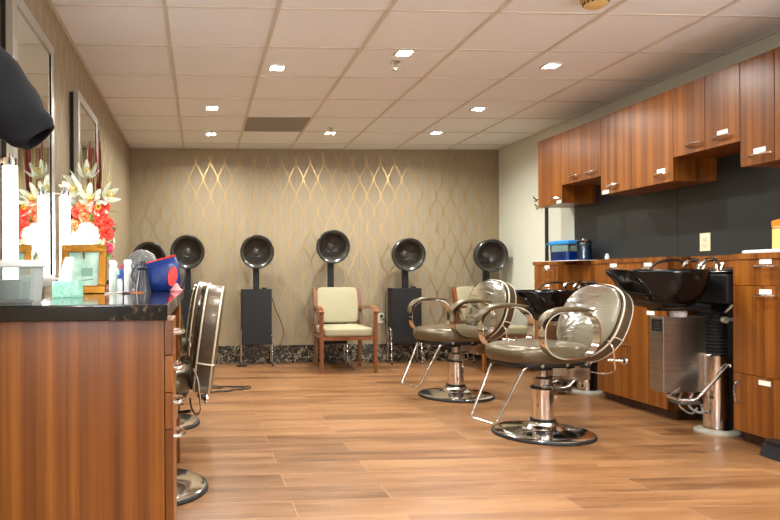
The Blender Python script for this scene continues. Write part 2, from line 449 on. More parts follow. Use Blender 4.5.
b = nb(); lathe(b, [(.06, -.022), (.058, -.045), (.04, -.055), (.001, -.058)], 32); obj('cover', b, P('detector_beige_cover', (214, 182, 120), .5), t)
b = nb()
for k in range(16):
    a = 2 * PI * k / 16; box(b, (.0585 * math.cos(a) - .004, .0585 * math.sin(a) - .004, -.042), (.0585 * math.cos(a) + .004, .0585 * math.sin(a) + .004, -.028))
obj('slot', b, BLACK, t)

# ------------------------------------------------------------------ right wall: cabinets
XC = 3.17       # cabinet fronts
def pull(bm, p, L=.11, axis='y', out=(-1, 0, 0)):
    """bow handle centred at p"""
    p = V(p); ax = V({'x': (1, 0, 0), 'y': (0, 1, 0), 'z': (0, 0, 1)}[axis]); o = V(out)
    pts = [p - ax * L / 2, p - ax * L * .42 + o * .022, p + o * .03, p + ax * L * .42 + o * .022, p + ax * L / 2]
    tube(bm, smooth_path(pts, 5), .0068, 8)
def door(root, y0, y1, z0, z1, name='door', handle=None, label=None, hlen=.13, hax='y', x=XC):
    b = nb(); box(b, (x, y0 + .002, z0), (x + .018, y1 - .002, z1), .0015)
    d = obj(name, b, CAB, root, world=True)
    if handle:
        b = nb(); pull(b, (x, handle[0], handle[1]), hlen, hax); h = obj('handle', b, CHROME, d)
        h.data.transform(T(*(-V(root.location))))
    if label:
        b = nb(); box(b, (x - .0015, label[0] - .04, label[1] - .014), (x, label[0] + .04, label[1] + .014)); h = obj('name_label', b, PAPERW, d)
        h.data.transform(T(*(-V(root.location)))); h['label'] = 'blank white paper label'
    return d
def upper(lab, y0, y1, z0, z1, doors):
    r = thing('wall_cabinet', lab, 'cabinet', (XC + .16, (y0 + y1) / 2, z0), 0, 'teak wall cabinets over the backsplash')
    b = nb(); box(b, (XC + .019, y0 + .001, z0), (XR - .001, y1 - .001, z1)); obj('carcass', b, CAB, r, world=True)
    for d in doors: door(r, d[0], d[1], z0, z1, 'door', d[2], d[3])
ZT = 2.238
upper('tall wall cabinet with one door at the far end beside the pale wall', 5.61, 6.02, 1.62, ZT, [(5.61, 6.02, (5.70, 1.67), (5.60 + .06, 1.638))])
upper('short two-door wall cabinet over the far open niche', 5.05, 5.609, 1.775, ZT, [(5.32, 5.609, (5.405, 1.826), None), (5.05, 5.32, (5.175, 1.826), None)])
upper('tall two-door wall cabinet between the two open niches', 4.25, 5.049, 1.62, ZT, [(4.68, 5.049, (4.89, 1.68), (4.985, 1.638)), (4.25, 4.68, (4.36, 1.68), (4.365, 1.705))])
upper('short two-door wall cabinet over the nearer open niche', 3.70, 4.249, 1.775, ZT, [(3.97, 4.249, (4.06, 1.83), None), (3.70, 3.97, (3.832, 1.83), (3.83, 1.855))])
upper('tall wall cabinet nearest the camera, cut by the right edge', 3.02, 3.699, 1.62, ZT, [(3.467, 3.699, (3.56, 1.67), (3.565, 1.697)), (3.02, 3.467, (3.3, 1.67), None)])
b = nb(); box(b, (XR - .012, 4.617, 1.113), (XR - .0005, 5.94, 1.6195)); box(b, (XR - .012, 3.0, 1.113), (XR - .0005, 4.613, 1.6195)); box(b, (XR - .012, 5.053, 1.6195), (XR - .0005, 5.606, 1.772)); box(b, (XR - .012, 3.703, 1.6195), (XR - .0005, 4.247, 1.772))
tag(obj('backsplash_panel', b, SPLASH), 'charcoal grey backsplash panel running between base and wall cabinets', 'backsplash')
t = thing('mirror_panel', 'pale reflective wall panel at the far end of the backsplash', 'mirror', (XR, 6.17, 1.113))
b = nb(); box(b, (XR - .012, 5.945, 1.114), (XR - .0005, 6.022, 1.618)); box(b, (XR - .012, 6.022, 1.114), (XR - .0005, 6.40, 1.69)); obj('panel', b, P('pale_glossy_panel', (196, 198, 186), .12, coat=.4), t, world=True)
b = nb(); box(b, (XR - .02, 6.40, 1.114), (XR - .0005, 6.455, 1.69)); obj('edge_strip', b, BLACK, t, world=True)

def base(lab, y0, y1, parts, toe=True):
    r = thing('base_cabinet', lab, 'cabinet', (XC + .16, (y0 + y1) / 2, 0), 0, 'teak base cabinets on the right wall')
    b = nb(); box(b, (XC + .019, y0, .07), (XR - .02, y1, 1.079)); obj('carcass', b, CAB, r, world=True)
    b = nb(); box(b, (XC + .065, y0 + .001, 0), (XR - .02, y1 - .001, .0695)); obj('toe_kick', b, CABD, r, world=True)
    for p in parts: door(r, *p[:4], p[4], *p[5:])
base('narrow base cabinet with drawers at the far end beside the pale wall', 5.68, 6.10, [
    (5.68, 6.10, .932, 1.077, 'drawer', (5.85, 1.03), (5.866, 1.062), .09), (5.68, 6.10, .60, .929, 'drawer', (5.85, .862), (5.868, .897), .09), (5.68, 6.10, .07, .597, 'door', (5.74, .45), None, .12, 'z')])
base('base cabinet with two columns of drawers and doors between the shampoo bowls', 4.31, 5.11, [
    (4.70, 5.11, .932, 1.077, 'drawer', (4.87, 1.038), (4.895, 1.063)), (4.31, 4.70, .932, 1.077, 'drawer', (4.52, 1.034), (4.505, 1.064)),
    (4.70, 5.11, .452, .929, 'door', (4.76, .52), None, .11, 'z'), (4.31, 4.70, .797, .929, 'drawer', (4.52, .87), None),
    (4.70, 5.11, .07, .449, 'door', None, None), (4.31, 4.70, .07, .794, 'door', (4.36, .5), (4.478, .72), .11, 'z')])
base('base cabinet at the right edge, in front of the nearer shampoo bowl', 3.02, 3.76, [
    (3.33, 3.76, .928, 1.077, 'drawer', (3.53, 1.036), (3.53, 1.064)), (3.33, 3.76, .412, .925, 'door', (3.53, .872), (3.532, .893)),
    (3.02, 3.33, .412, 1.077, 'door', None, None), (3.487, 3.76, .07, .409, 'door', (3.715, .30), (3.54, .378), .13, 'z'), (3.02, 3.487, .07, .409, 'door', None, None)])
# continuous worktop with its two set-back stretches, aprons and black backing behind the bowls
t = thing('worktop', 'long teak worktop on the base cabinets, stepping back behind the bowls', 'worktop', (XC + .16, 4.56, 1.08))
b = nb()
for y0, y1, x in ((5.68, 6.12, XC - .006), (5.11, 5.68, 3.335), (4.31, 5.11, XC - .006), (3.76, 4.31, 3.335), (3.0, 3.76, XC - .006)):
    box(b, (x, y0, 1.08), (XR - .001, y1, 1.112))
obj('slab', b, CAB, t, world=True)
for y0, y1, z0 in ((5.111, 5.679, .935), (3.761, 4.309, 1.035)):
    b = nb(); box(b, (3.34, y0, z0), (3.358, y1, 1.079)); obj('apron', b, CAB, t, world=True)
for y0, y1, z0, lab in ((5.111, 5.679, .934, 'black backing panel behind the far shampoo bowl'), (3.761, 4.309, 1.034, 'black backing panel behind the nearer shampoo bowl')):
    t = thing('backing_panel', lab, 'panel', (3.36, (y0 + y1) / 2, 0), 0, 'black backing panels')
    b = nb(); box(b, (3.375, y0, .002), (3.39, y1, z0 - .012)); obj('panel', b, BLACKM, t, world=True)
    b = nb(); box(b, (3.352, y0, z0 - .011), (3.39, y1, z0 - .003)); obj('edge_strip', b, SILVER, t, world=True)

# ------------------------------------------------------------------ shampoo bowl on a pedestal (origin: pedestal foot)
def shampoo(lab, loc, dz=0.):
    r = thing('shampoo_bowl', lab, 'shampoo bowl', loc, 0, 'shampoo stations')
    b = nb(); lathe(b, [(.001, 0), (.125, 0), (.125, .012), (.105, .022), (.001, .024)], 40)
    box(b, (.06, -.045, 0), (.108, .045, .012), .003); obj('foot_plate', b, PEDW, r)
    b = nb(); lathe(b, [(.001, .024), (.08, .024), (.08, .036), (.077, .04), (.077, .485), (.07, .492), (.001, .492)], 40); obj('lift_column', b, CHROME, r)
    b = nb(); pr = [(.001, .492)]
    z = .493; st_ = (.245 + dz) / 12
    for k in range(12): pr += [(.058, z), (.058, z + st_ * .4), (.047, z + st_ * .6), (.047, z + st_ * .8)]; z += st_
    pr.append((.001, z)); lathe(b, pr, 32); obj('bellows', b, RUBBER, r)
    b = nb(); box(b, (-.03, -.085, .69), (.12, -.066, .712), .004); lathe(b, [(.001, -.012), (.02, -.012), (.02, .012), (.001, .012)], 16, T(-.02, -.09, .70) @ RX(PI / 2)); obj('clamp', b, PEDW, r)
    # bowl shell
    def outline(s, z, lip=1., k=56):
        o = []
        for i in range(k):
            a = 2 * PI * i / k; c, sn = math.cos(a), math.sin(a)
            x = .225 * math.copysign(abs(c) ** .8, c); y = .245 * math.copysign(abs(sn) ** .8, sn)
            fr = max(0, -c) ** 1.5
            horn = math.exp(-((abs(y) - .13) / .075) ** 2)
            notch = math.exp(-(y / .08) ** 2)
            x2 = x * s - lip * fr * (.075 * horn + .02)
            zz = z + lip * fr * (.004 * horn - .065 * notch)
            o.append((-.355 + x2, y * s, zz))
        return o
    t = nb()
    rs = [outline(.40, .77, .0), outline(.62, .785, .0), outline(.80, .83, .05), outline(.92, .89, .2), outline(.97, .945, .5), outline(1.0, .985, .9), outline(1.005, 1.005, 1.),
          outline(.985, 1.012, 1.), outline(.93, 1.004, .95), outline(.87, .97, .6), outline(.8, .92, .2), outline(.62, .84, .12), outline(.3, .81, 0.)]
    rings(t, rs); obj('bowl', t, BOWL, r, sharp=80)
    b = nb(); lathe(b, [(.001, .0), (.035, .0), (.035, .01), (.001, .012)], 24, T(-.33, 0, .811)); obj('drain', b, CHROME, r)
    b = nb(); box(b, (-.42, -.06, .755), (-.05, .06, .79), .01); box(b, (-.09, -.06, .745), (.05, .06, .80), .01); box(b, (-.10, -.2, .80), (.1, .2, .985), .02)
    obj('support_arm', b, BLACKM, r)
    b = nb(); box(b, (-.09, -.2, .985), (.1, .22, 1.003), .008); obj('rear_deck', b, BOWL, r)
    for y in (-.03, .12):
        b = nb(); cyl(b, (-.02, y, 1.003), (-.02, y, 1.045), .017); tube(b, smooth_path([(-.02, y, 1.04), (-.03, y, 1.07), (-.09, y, 1.068), (-.13, y, 1.03)], 5), .013, 12)
        cyl(b, (.0, y, 1.003), (.02, y, 1.05), .02, .014)
        obj('faucet', b, CHROME, r)
    b = nb(); tube(b, smooth_path([(-.06, .2, 1.02), (-.11, .15, 1.06), (-.2, .1, 1.075), (-.33, .06, 1.06), (-.4, .06, 1.0), (-.38, .03, .95)], 6), .0075, 10); obj('spray_hose', b, RUBBER, r)
    # vacuum breaker and pipe below the bowl
    b = nb(); box(b, (-.035, -.205, .835), (.02, -.16, .885), .006); tube(b, smooth_path([(-.01, -.2, .84), (-.04, -.19, .80), (-.07, -.16, .755)], 5), .009, 10)
    tube(b, smooth_path([(-.02, -.2, .84), (-.05, -.17, .79), (-.06, -.14, .75)], 5), .007, 10); obj('mixing_valve', b, STEEL, r)
    b = nb(); box(b, (.02, -.198, .86), (.09, -.188, .885), .003); box(b, (.082, -.198, .84), (.09, -.188, .885), .002); obj('bracket', b, PEDW, r)
    # stainless service box under the bowl
    b = nb(); box(b, (-.335, .02, .235), (-.03, .15, .712), .006); bx = obj('service_box', b, STEEL, r)
    b = nb(); box(b, (-.3365, .035, .62), (-.3345, .125, .695)); o = obj('rating_plate', b, BLACKM, bx); o['label'] = 'small dark plate with faint text lines'
    b = nb()
    for k in range(4): box(b, (-.3372, .045, .635 + k * .014), (-.3366, .045 + (.05 if k % 2 else .065), .638 + k * .014))
    obj('text_line', b, P('faded_print', (120, 118, 112), .6), bx)
    b = nb(); lathe(b, [(.001, .712), (.045, .712), (.05, .735), (.04, .778), (.001, .778)], 24, T(-.22, .04, 0)); obj('drain_collar', b, WHITE, r)
    # chrome leg-rest frame and pad
    b = nb(); tube(b, fillet([(0.0, -.095, .42), (-.235, -.125, .215), (-.31, -.10, .21), (-.335, .0, .222), (-.28, .015, .222), (-.02, .08, .42)], .035), .009, 10)
    cyl(b, (-.01, -.115, .42), (.04, -.115, .42), .01); cyl(b, (0, -.12, .42), (0, .1, .42), .008); obj('leg_rest_frame', b, CHROME, r)
    b = nb(); box(b, (-.32, -.11, .182), (-.19, .0, .206), .01); obj('leg_rest_pad', b, P('grey_pad_rubber', (84, 82, 78), .5), r)
    b = nb(); tube(b, smooth_path([(-.1, .05, .28), (-.16, .03, .15), (-.1, 0, .11), (-.03, .09, .14)], 6), .008, 8)
    tube(b, smooth_path([(-.12, .1, .28), (-.2, .07, .16), (-.15, .03, .10), (-.06, .09, .12)], 6), .006, 8); obj('water_hose', b, P('grey_hose', (150, 148, 142), .4), r)
    b = nb(); box(b, (-.11, .08, .15), (-.085, .11, .23), .004); obj('hose_tag', b, P('red_tag', (150, 60, 50), .5), r)
    fixed = ('foot_plate', 'lift_column', 'bellows')
    for c in list(r.children_recursive):
        if not c.name.startswith(fixed): c.data.transform(T(0, 0, dz))
    return r
sb = shampoo('black shampoo bowl in front, on a chrome pedestal beside the near base cabinet', (3.24, 3.97, 0), .012)
shampoo('farther black shampoo bowl, behind the nearest styling chair', (3.245, 5.38, 0), -.15)

# ------------------------------------------------------------------ styling chairs (front = -X, origin at base centre)
def styling_chair(lab, loc, rotz, tilt=R(24)):
    r = thing('styling_chair', lab, 'salon chair', loc, rotz, 'hydraulic styling chairs')
    b = nb(); lathe(b, [(.001, 0), (.299, 0), (.302, .008), (.298, .017), (.288, .019)], 64); obj('rubber_rim', b, RUBBER, r)
    b = nb(); lathe(b, [(.291, .012), (.289, .021), (.272, .028), (.22, .033), (.19, .037), (.14, .043), (.1, .055), (.088, .072), (.084, .085), (.001, .085)], 64); obj('base_disc', b, CHROME, r)
    b = nb(); lathe(b, [(.001, .083), (.074, .083), (.074, .1), (.001, .1)], 40); obj('collar', b, RUBBER, r); b = nb(); lathe(b, [(.001, .285), (.069, .285), (.072, .292), (.069, .3), (.001, .3)], 40); obj('collar', b, RUBBER, r)
    b = nb(); lathe(b, [(.001, .1), (.063, .1), (.063, .285), (.001, .285)], 40); obj('column', b, CHROME, r)
    b = nb(); lathe(b, [(.001, .3), (.05, .3), (.05, .33), (.056, .332), (.056, .35), (.035, .355), (.03, .36), (.03, .425), (.001, .425)], 32)
    box(b, (-.06, -.085, .3), (.06, -.06, .312), .002); obj('piston', b, STEEL, r)
    b = nb(); tube(b, smooth_path([(.02, -.05, .315), (-.04, -.14, .30), (-.14, -.26, .285)], 5), .008, 8); tube(b, smooth_path([(.02, .05, .33), (.1, .05, .34), (.22, .02, .36)], 5), .008, 8)
    obj('pump_lever', b, CHROME, r)
    b = nb(); box(b, (-.21, -.17, .425), (.2, .17, .452), .005); cushion(b, [(x - .045, y) for x, y in sell(0, .258, .225, 3.2)], .448, .478, .012); obj('seat_pan', b, BLACKM, r)
    b = nb(); box(b, (-.10, -.2, .395), (.0, -.19, .44), .002); box(b, (.02, -.205, .38), (.13, -.19, .435), .004); box(b, (.06, -.2, .37), (.10, -.185, .45), .003); box(b, (.05, -.205, .36), (.17, -.10, .43), .004)
    obj('tilt_mechanism', b, STEEL, r)
    for x in (-.2, -.02, .12):
        b = nb(); lathe(b, [(.001, 0), (.012, 0), (.01, .008), (.001, .01)], 12, T(x, -.222, .462) @ RX(PI / 2)); obj('bolt', b, STEEL, r)
    # seat
    out = [(x - .045, y) for x, y in sell(0, .285, .248, 2.9, 56)]
    b = nb(); cushion(b, out, .462, .572, .05, dome=.018); st = obj('seat', b, VINYL, r, sharp=80)
    for z, s in ((.486, .94),):
        b = nb(); tube(b, [(-.045 + (x + .045) * s, y * s, z) for x, y in out], .0042, 6, True); obj('piping', b, PIPE if z > .5 else VINYL, st)
    # reclined back: local frame u = width (y), v = up along the back, w = thickness
    Mb = T(.29 if tilt > .3 else .28 if tilt > .2 else .262, 0, .475) @ RY(tilt) @ Matrix(((0, 0, -1, 0), (-1, 0, 0, 0), (0, 1, 0, 0), (0, 0, 0, 1))) @ T(0, .235, 0)   # outline x->y, y->up, z->front(-x)
    def blob(seg=64, s=1.):
        o = []
        for i in range(seg):
            a = 2 * PI * i / seg; c, sn = math.cos(a), math.sin(a)
            w = .24 + (.01 * sn) - .04 * max(0, -sn) ** 2
            o.append((s * w * math.copysign(abs(c) ** .8, c), s * .255 * math.copysign(abs(sn) ** .8, sn)))
        return o
    b = nb(); cushion(b, blob(), -.06, .03, .022, Mb, dome=.012); bk = obj('backrest', b, VINYLD, r, sharp=80)
    b = nb(); cushion(b, blob(s=.93), .015, .038, .018, Mb, dome=.012); obj('front_panel', b, VINYLP, bk, sharp=80)
    for w, s in ((.02, .985), (-.048, .985)):
        b = nb(); tube(b, [Mb @ V((x * s, y * s, w)) for x, y in blob()], .0052, 6, True); obj('piping', b, PIPE, bk)
    b = nb()
    for z in (.035,): tube(b, [Mb @ V((x, -.09, z2)) for x, z2 in ((.226, .02), (.236, 0), (.238, -.04), (.225, -.058))], .0035, 6); tube(b, [Mb @ V((x, -.09, z2)) for x, z2 in ((-.226, .02), (-.236, 0), (-.238, -.04), (-.225, -.058))], .0035, 6)
    obj('side_welt', b, PIPE, bk)
    b = nb(); cushion(b, blob(s=.965), .026, .05, .02, Mb, dome=.014); obj('clear_cover', b, CLEAR, bk, sharp=80)
    # towel loop behind the back
    b = nb(); tube(b, fillet([(.25, -.255, .60), (.27, -.275, .56), (.285, -.275, .42), (.26, -.24, .395), (.23, -.1, .40), (.22, -.03, .43)], .03), .005, 8)
    obj('towel_loop', b, CHROME, r)
    if tilt < .2: knob = (.27, -.2, .475), (.30, -.25, .47)
    else: knob = (.3, -.2, .475), (.385, -.24, .47)
    b = nb(); cyl(b, *knob, .01); lathe(b, [(.001, -.014), (.02, -.01), (.024, 0), (.02, .01), (.001, .014)], 20, T(knob[1][0] + .005, knob[1][1] - .002, .47) @ RY(PI / 2)); obj('recline_knob', b, CHROME, r)
    # arms: chrome hoop with a vinyl pad over the top
    for s in (-1, 1):
        y = s * .272
        hoop = [(-.045 + cx, y, .645 + cz) for cx, cz in sell(0, .2, .14, 2.5, 44)]
        b = nb(); tube(b, hoop, 0, closed=True, flat=(.026, .0035, (0, 1, 0))); h = obj('arm_hoop', b, CHROME, r, sharp=50)
        b = nb()
        for k in range(3): lathe(b, [(.001, 0), (.006, 0), (.005, .003), (.001, .004)], 8, T(-.252, y, .60 + .045 * k) @ RY(-PI / 2))
        lathe(b, [(.001, 0), (.011, 0), (.009, .006), (.001, .008)], 12, T(-.04, y + s * .0, .507) @ RX(PI)); obj('bolt', b, STEEL, h)
        pad = smooth_path([(-.268, y, .685), (-.242, y, .738), (-.18, y, .778), (-.09, y, .792), (.02, y, .79), (.13, y, .782)], 6)
        n = len(pad); t = nb(); pts, Tn, Nn = frame_pts(pad); rs = []
        for i, p in enumerate(pts):
            f = min(1, .35 + 2.5 * min(i, n - 1 - i) / n); up = V((0, 1, 0)).cross(Tn[i]).normalized()
            rs.append([p + V((0, 1, 0)) * .031 * f * math.cos(a) + up * .018 * f * math.sin(a) for a in [2 * PI * k / 14 for k in range(14)]])
        rings(t, rs); obj('arm_pad', t, VINYL, r, sharp=80)
    # foot rest
    b = nb()
    tube(b, fillet([(.0, .145, .437), (-.255, .145, .452), (-.445, .115, .115), (-.445, -.115, .115), (-.255, -.145, .452), (.0, -.145, .437)], .03), .0085, 10)
    obj('foot_rest', b, CHROME, r)
    return r
ch = styling_chair('taupe styling chair nearest the camera, clear plastic over its backrest', (2.13, 4.006, 0), R(14))
styling_chair('taupe styling chair in the middle of the room, behind the nearest one', (2.09, 5.308, 0), R(17), R(15))
lc = styling_chair('styling chair pulled up to the left counter, nearer of the two', (-.27, 3.13, 0), R(-3), R(8))

dup(lc, (-.31, 4.5, 0), R(-5), 'styling chair at the left wall, half hidden behind the nearer one')

# ------------------------------------------------------------------ hood dryers
def dryer(lab, x, z, y=7.33):
    r = thing('hooded_dryer', lab, 'hair dryer', (x, y, 0), 0, 'hooded hair dryers along the back wall')
    b = nb(); box(b, (-.165, -.1, .235), (.165, .1, .848), .006); bx = obj('cabinet', b, BLACKM, r)
    b = nb(); box(b, (.06, -.06, .848), (.115, -.03, .866), .003); obj('switch', b, BLACK, bx)
    b = nb(); cyl(b, (-.02, -.05, .84), (-.02, -.05, .85), .014)
    return r, bx
def make_dryer(lab, x, z):
    r, bx = dryer(lab, x, z)
    zc = z
    b = nb(); box(b, (-.034, -.045, .848), (.034, .0, zc - .06), .006); obj('neck', b, BLACKM, r)
    Mh = T(0, -.09, zc) @ RX(R(6)) @ RX(PI / 2)       # +z of the profile points to the room (-y)
    b = nb(); lathe(b, [(.001, -.10), (.06, -.10), (.12, -.085), (.163, -.04), (.182, .04), (.187, .085), (.183, .096), (.170, .098), (.166, .09), (.160, .04), (.15, .0), (.148, .0)], 64, Mh, cap=False)
    hd = obj('hood', b, BLACK, r)
    b = nb(); lathe(b, [(.001, -.07), (.05, -.068), (.1, -.045), (.135, .0), (.155, .06), (.166, .09)], 56, Mh, cap=False); obj('inner_bowl', b, HOODIN, hd)
    b = nb(); lathe(b, [(.150, .078), (.165, .092), (.178, .1), (.186, .092), (.184, .08)], 64, Mh, cap=False); obj('rim', b, P('hood_rim', (56, 55, 51), .25, coat=.4), hd)
    b = nb(); lathe(b, [(.001, -.045), (.02, -.046), (.038, -.055), (.042, -.066)], 28, Mh, cap=False)
    for k in range(10):
        a = 2 * PI * k / 10; tube(b, [Mh @ V((.045 * math.cos(a), .045 * math.sin(a), -.062)), Mh @ V((.09 * math.cos(a), .09 * math.sin(a), -.044)), Mh @ V((.125 * math.cos(a), .125 * math.sin(a), -.01))], .003, 6)
    obj('air_grille', b, P('grille_plastic', (96, 92, 84), .2, coat=.4), hd)
    b = nb(); box(b, (-.04, -.02, zc - .1), (.04, .03, zc + .02), .01); obj('pivot', b, BLACKM, r)
    for s in (-1, 1):
        b = nb(); tube(b, fillet([(s * .172, -.09, .012), (s * .170, -.045, .40), (s * .170, .045, .40), (s * .172, .09, .012)], .04), .0075, 10); lg = obj('leg', b, CHROME, r)
        b = nb()
        for y in (-.09, .09): cyl(b, (s * .172, y, 0), (s * .172, y, .02), .013, .011, 12)
        obj('foot', b, RUBBER, lg)
    return r
DR = [(-.555, 1.195, 'hooded dryer at the far left, mostly hidden by the blue bag'), (-.14, 1.268, 'hooded dryer just right of the blue bag, over the counter end'),
      (.618, 1.266, 'hooded dryer standing alone left of the cream armchair'), (1.455, 1.318, 'hooded dryer raised behind the cream armchair in the middle'),
      (2.30, 1.227, 'hooded dryer right of the cream armchair, before the styling chair'), (3.235, 1.212, 'hooded dryer at the right corner behind the styling chair')]
for x, z, lab in DR: make_dryer(lab, x, z)

# power cords and wall outlets
def cord(pts, lab, r=.004, mat=RUBBER):
    b = nb(); tube(b, smooth_path(pts, 7), r, 8); return tag(obj('power_cord', b, mat), lab, 'cord', 'power cords')
cord([(.792, 7.28, .75), (.83, 7.3, .62), (.9, 7.36, .48), (.93, 7.4, .35), (.9, 7.4, .22), (.84, 7.38, .08), (.86, 7.4, .006), (1.0, 7.42, .006)], 'black cord curving down from the right side of the lone dryer')
cord([(2.133, 7.3, .835), (2.08, 7.28, .8), (2.075, 7.3, .6), (2.09, 7.36, .42), (2.12, 7.44, .3)], 'black cord looping beside the dryer right of the cream armchair')
cord([(2.095, 7.49, .49), (2.14, 7.45, .44), (2.14, 7.44, .3), (2.1, 7.45, .15), (2.02, 7.44, .02), (1.9, 7.4, .006)], 'black cord hanging from the back wall outlet to the floor')
b = nb()
pts = []
for k in range(60):
    a = k / 60 * 2 * PI * 3.3; rr = .18 + .05 * math.sin(k * .7)
    pts.append((.19 + (rr + .03) * math.cos(a) + .06 * math.sin(k * .31), 5.76 + rr * .7 * math.sin(a), .006 + .004 * (k % 3)))
pts += [(.0, 6.1, .006), (-.25, 6.6, .006), (-.2, 7.1, .006)]
tube(b, smooth_path(pts, 3), .005, 8); tag(obj('power_cord', b, RUBBER), 'dark cord lying coiled on the floor right of the left styling chairs', 'cord', 'power cords')
b = nb(); tube(b, [(.446 + .055 * math.cos(a), 7.236 + .045 * math.sin(a), .008) for a in [2 * PI * k / 30 for k in range(30)]], .006, 8, True)
tag(obj('cord_loop', b, RUBBER), 'small black cord ring around the left foot of the lone dryer', 'cord')
def outlet(lab, M_, rgb=(222, 216, 196), plug=False, w=.037, h=.058):
    t = thing('wall_outlet', lab, 'outlet', M_.to_translation())
    t.rotation_euler = M_.to_euler()
    b = nb(); box(b, (-w, -.006, -h), (w, 0, h), .002); obj('cover_plate', b, P('outlet_cream', rgb, .4), t)
    for z in (-.021, .021):
        b = nb(); box(b, (-.016, -.009, z - .014), (.016, -.0055, z + .014), .003); s = obj('socket', b, P('socket_cream', (206, 198, 176), .4), t)
        b = nb(); box(b, (-.007, -.0095, z - .004), (-.005, -.0085, z + .006)); box(b, (.005, -.0095, z - .004), (.007, -.0085, z + .006)); obj('slot', b, BLACK, s)
    if plug:
        b = nb(); box(b, (-.012, -.04, .01), (.014, -.009, .036), .004); obj('plug', b, RUBBER, t)
outlet('cream double outlet on the back wall right of the cream armchair', T(2.08, YB - .001, .5), plug=True)
outlet('cream outlet on the charcoal backsplash above the nearer shampoo bowl', T(XR - .0125, 4.35, 1.213) @ RZ(-PI / 2), (214, 206, 176), w=.046, h=.062)

# ------------------------------------------------------------------ cream waiting armchairs (front = -Y)
def armchair(lab, loc, rotz=0):
    r = thing('waiting_armchair', lab, 'armchair', loc, rotz, 'cream waiting armchairs')
    for s in (-1, 1):
        b = nb()   # front leg, tapering, up to the arm
        rs = []
        for z, w in ((0, .015), (.35, .019), (.6, .02), (.635, .021)): rs.append([(s * .277 + dx * w, -.25 + dy * w, z) for dx, dy in ((-1, -1), (1, -1), (1, 1), (-1, 1))])
        rings(b, rs); obj('leg', b, CHW, r)
        b = nb(); rs = []
        for z, yy, w in ((0, .285, .015), (.3, .262, .019), (.46, .255, .02), (.66, .285, .02), (.86, .33, .016)): rs.append([(s * .243 + dx * w, yy + dy * w * 1.2, z) for dx, dy in ((-1, -1), (1, -1), (1, 1), (-1, 1))])
        rings(b, rs); obj('leg', b, CHW, r)
        pts = smooth_path([(s * .28, -.285, .618), (s * .282, -.24, .642), (s * .285, -.12, .668), (s * .275, .05, .655), (s * .262, .18, .645), (s * .25, .275, .64)], 5)
        t = nb(); tube(t, pts, 0, flat=(.026, .014, (1, 0, 0))); obj('armrest', t, CHW, r)
    b = nb(); box(b, (-.26, -.262, .335), (.26, -.238, .375)); box(b, (-.258, -.24, .335), (-.24, .25, .375)); box(b, (.24, -.24, .335), (.258, .25, .375)); box(b, (-.24, .24, .335), (.24, .262, .375)); obj('seat_rail', b, CHW, r)
    b = nb(); cushion(b, [(x, y - .02) for x, y in sell(0, .258, .265, 9, 56)], .375, .462, .025, dome=.018); obj('seat', b, CREAM, r, sharp=70)
    Mb = T(0, .275, .67) @ RX(R(-14) + PI / 2)
    b = nb(); cushion(b, sell(0, .225, .197, 9, 56), -.025, .03, .018, Mb, dome=.012); obj('backrest', b, CREAM, r, sharp=70)
    return r
ac = armchair('cream upholstered wooden armchair in the middle of the back wall', (1.497, 6.87, 0))
dup(ac, (3.08, 6.82, 0), R(12), 'cream wooden armchair in the right corner, half hidden by a styling chair')

# ------------------------------------------------------------------ left styling station
t = thing('station_cabinet', 'dark orange teak station cabinet in the left foreground, under the granite top', 'cabinet', (-.45, 2.12, 0))
b = nb(); box(b, (XL + .002, 2.0, .0), (-.112, 2.25, .871)); obj('carcass', b, CAB, t, world=True)
XD = -.085
def ldrawer(name, z0, z1, hz, y0=2.0, y1=2.25):
    b = nb(); box(b, (XD - .025, y0, z0), (XD, y1, z1), .0015); d = obj(name, b, CAB, t, world=True)
    b = nb(); pull(b, (XD, y0 + .08, hz), .10, 'y', (1, 0, 0)); h = obj('handle', b, CHROME, d); h.data.transform(T(*(-V(t.location))))
ldrawer('drawer', .765, .869, .83); ldrawer('drawer', .652, .762, .72); ldrawer('drawer', .541, .649, .615); ldrawer('door', .02, .538, .512)
t = thing('station_end_panel', 'narrow upright teak support panel beyond the near left cabinet', 'panel', (-.45, 3.56, 0))
b = nb(); box(b, (XL + .002, 3.54, 0), (-.115, 3.60, .871)); obj('panel', b, CAB, t, world=True)
b = nb(); box(b, (XL + .002, 3.60, .60), (-.115, 3.83, .871)); obj('drawer_box', b, CAB, t, world=True)
b = nb(); box(b, (XL + .001, 1.955, .872), (-.098, 3.85, .92), .004); tag(obj('granite_countertop', b, GRAN), 'glossy dark granite countertop on the left station', 'countertop')

def wall_mirror(lab, y0, y1, z0, z1):
    t = thing('wall_mirror', lab, 'mirror', (XL, (y0 + y1) / 2, z0), 0, 'silver framed wall mirrors')
    fw, xo = .055, -.735
    b = nb()
    box(b, (XL + .025, y0, z0), (xo, y0 + fw, z1), .004); box(b, (XL + .025, y1 - fw, z0), (xo, y1, z1), .004)
    box(b, (XL + .025, y0 + fw, z1 - fw), (xo, y1 - fw, z1), .004); box(b, (XL + .025, y0 + fw, z0), (xo, y1 - fw, z0 + fw), .004)
    obj('frame', b, SILVER, t, world=True)
    b = nb(); box(b, (XL + .001, y0 + .05, z0 + .03), (XL + .03, y1 - .05, z1 - .03)); box(b, (XL + .003, y0 + .012, z0 + .01), (XL + .025, y1 - .012, z1 - .01)); obj('backing', b, BLACK, t, world=True)
    b = nb(); box(b, (XL + .031, y0 + fw - .003, z0 + fw - .003), (xo - .008, y1 - fw + .003, z1 - fw + .003)); obj('mirror_glass', b, MIRROR, t, world=True)
wall_mirror('large silver framed wall mirror nearest the camera on the left wall', 2.66, 3.39, .955, 2.165)
wall_mirror('smaller looking silver framed mirror farther along the left wall', 4.06, 4.82, .955, 2.14)

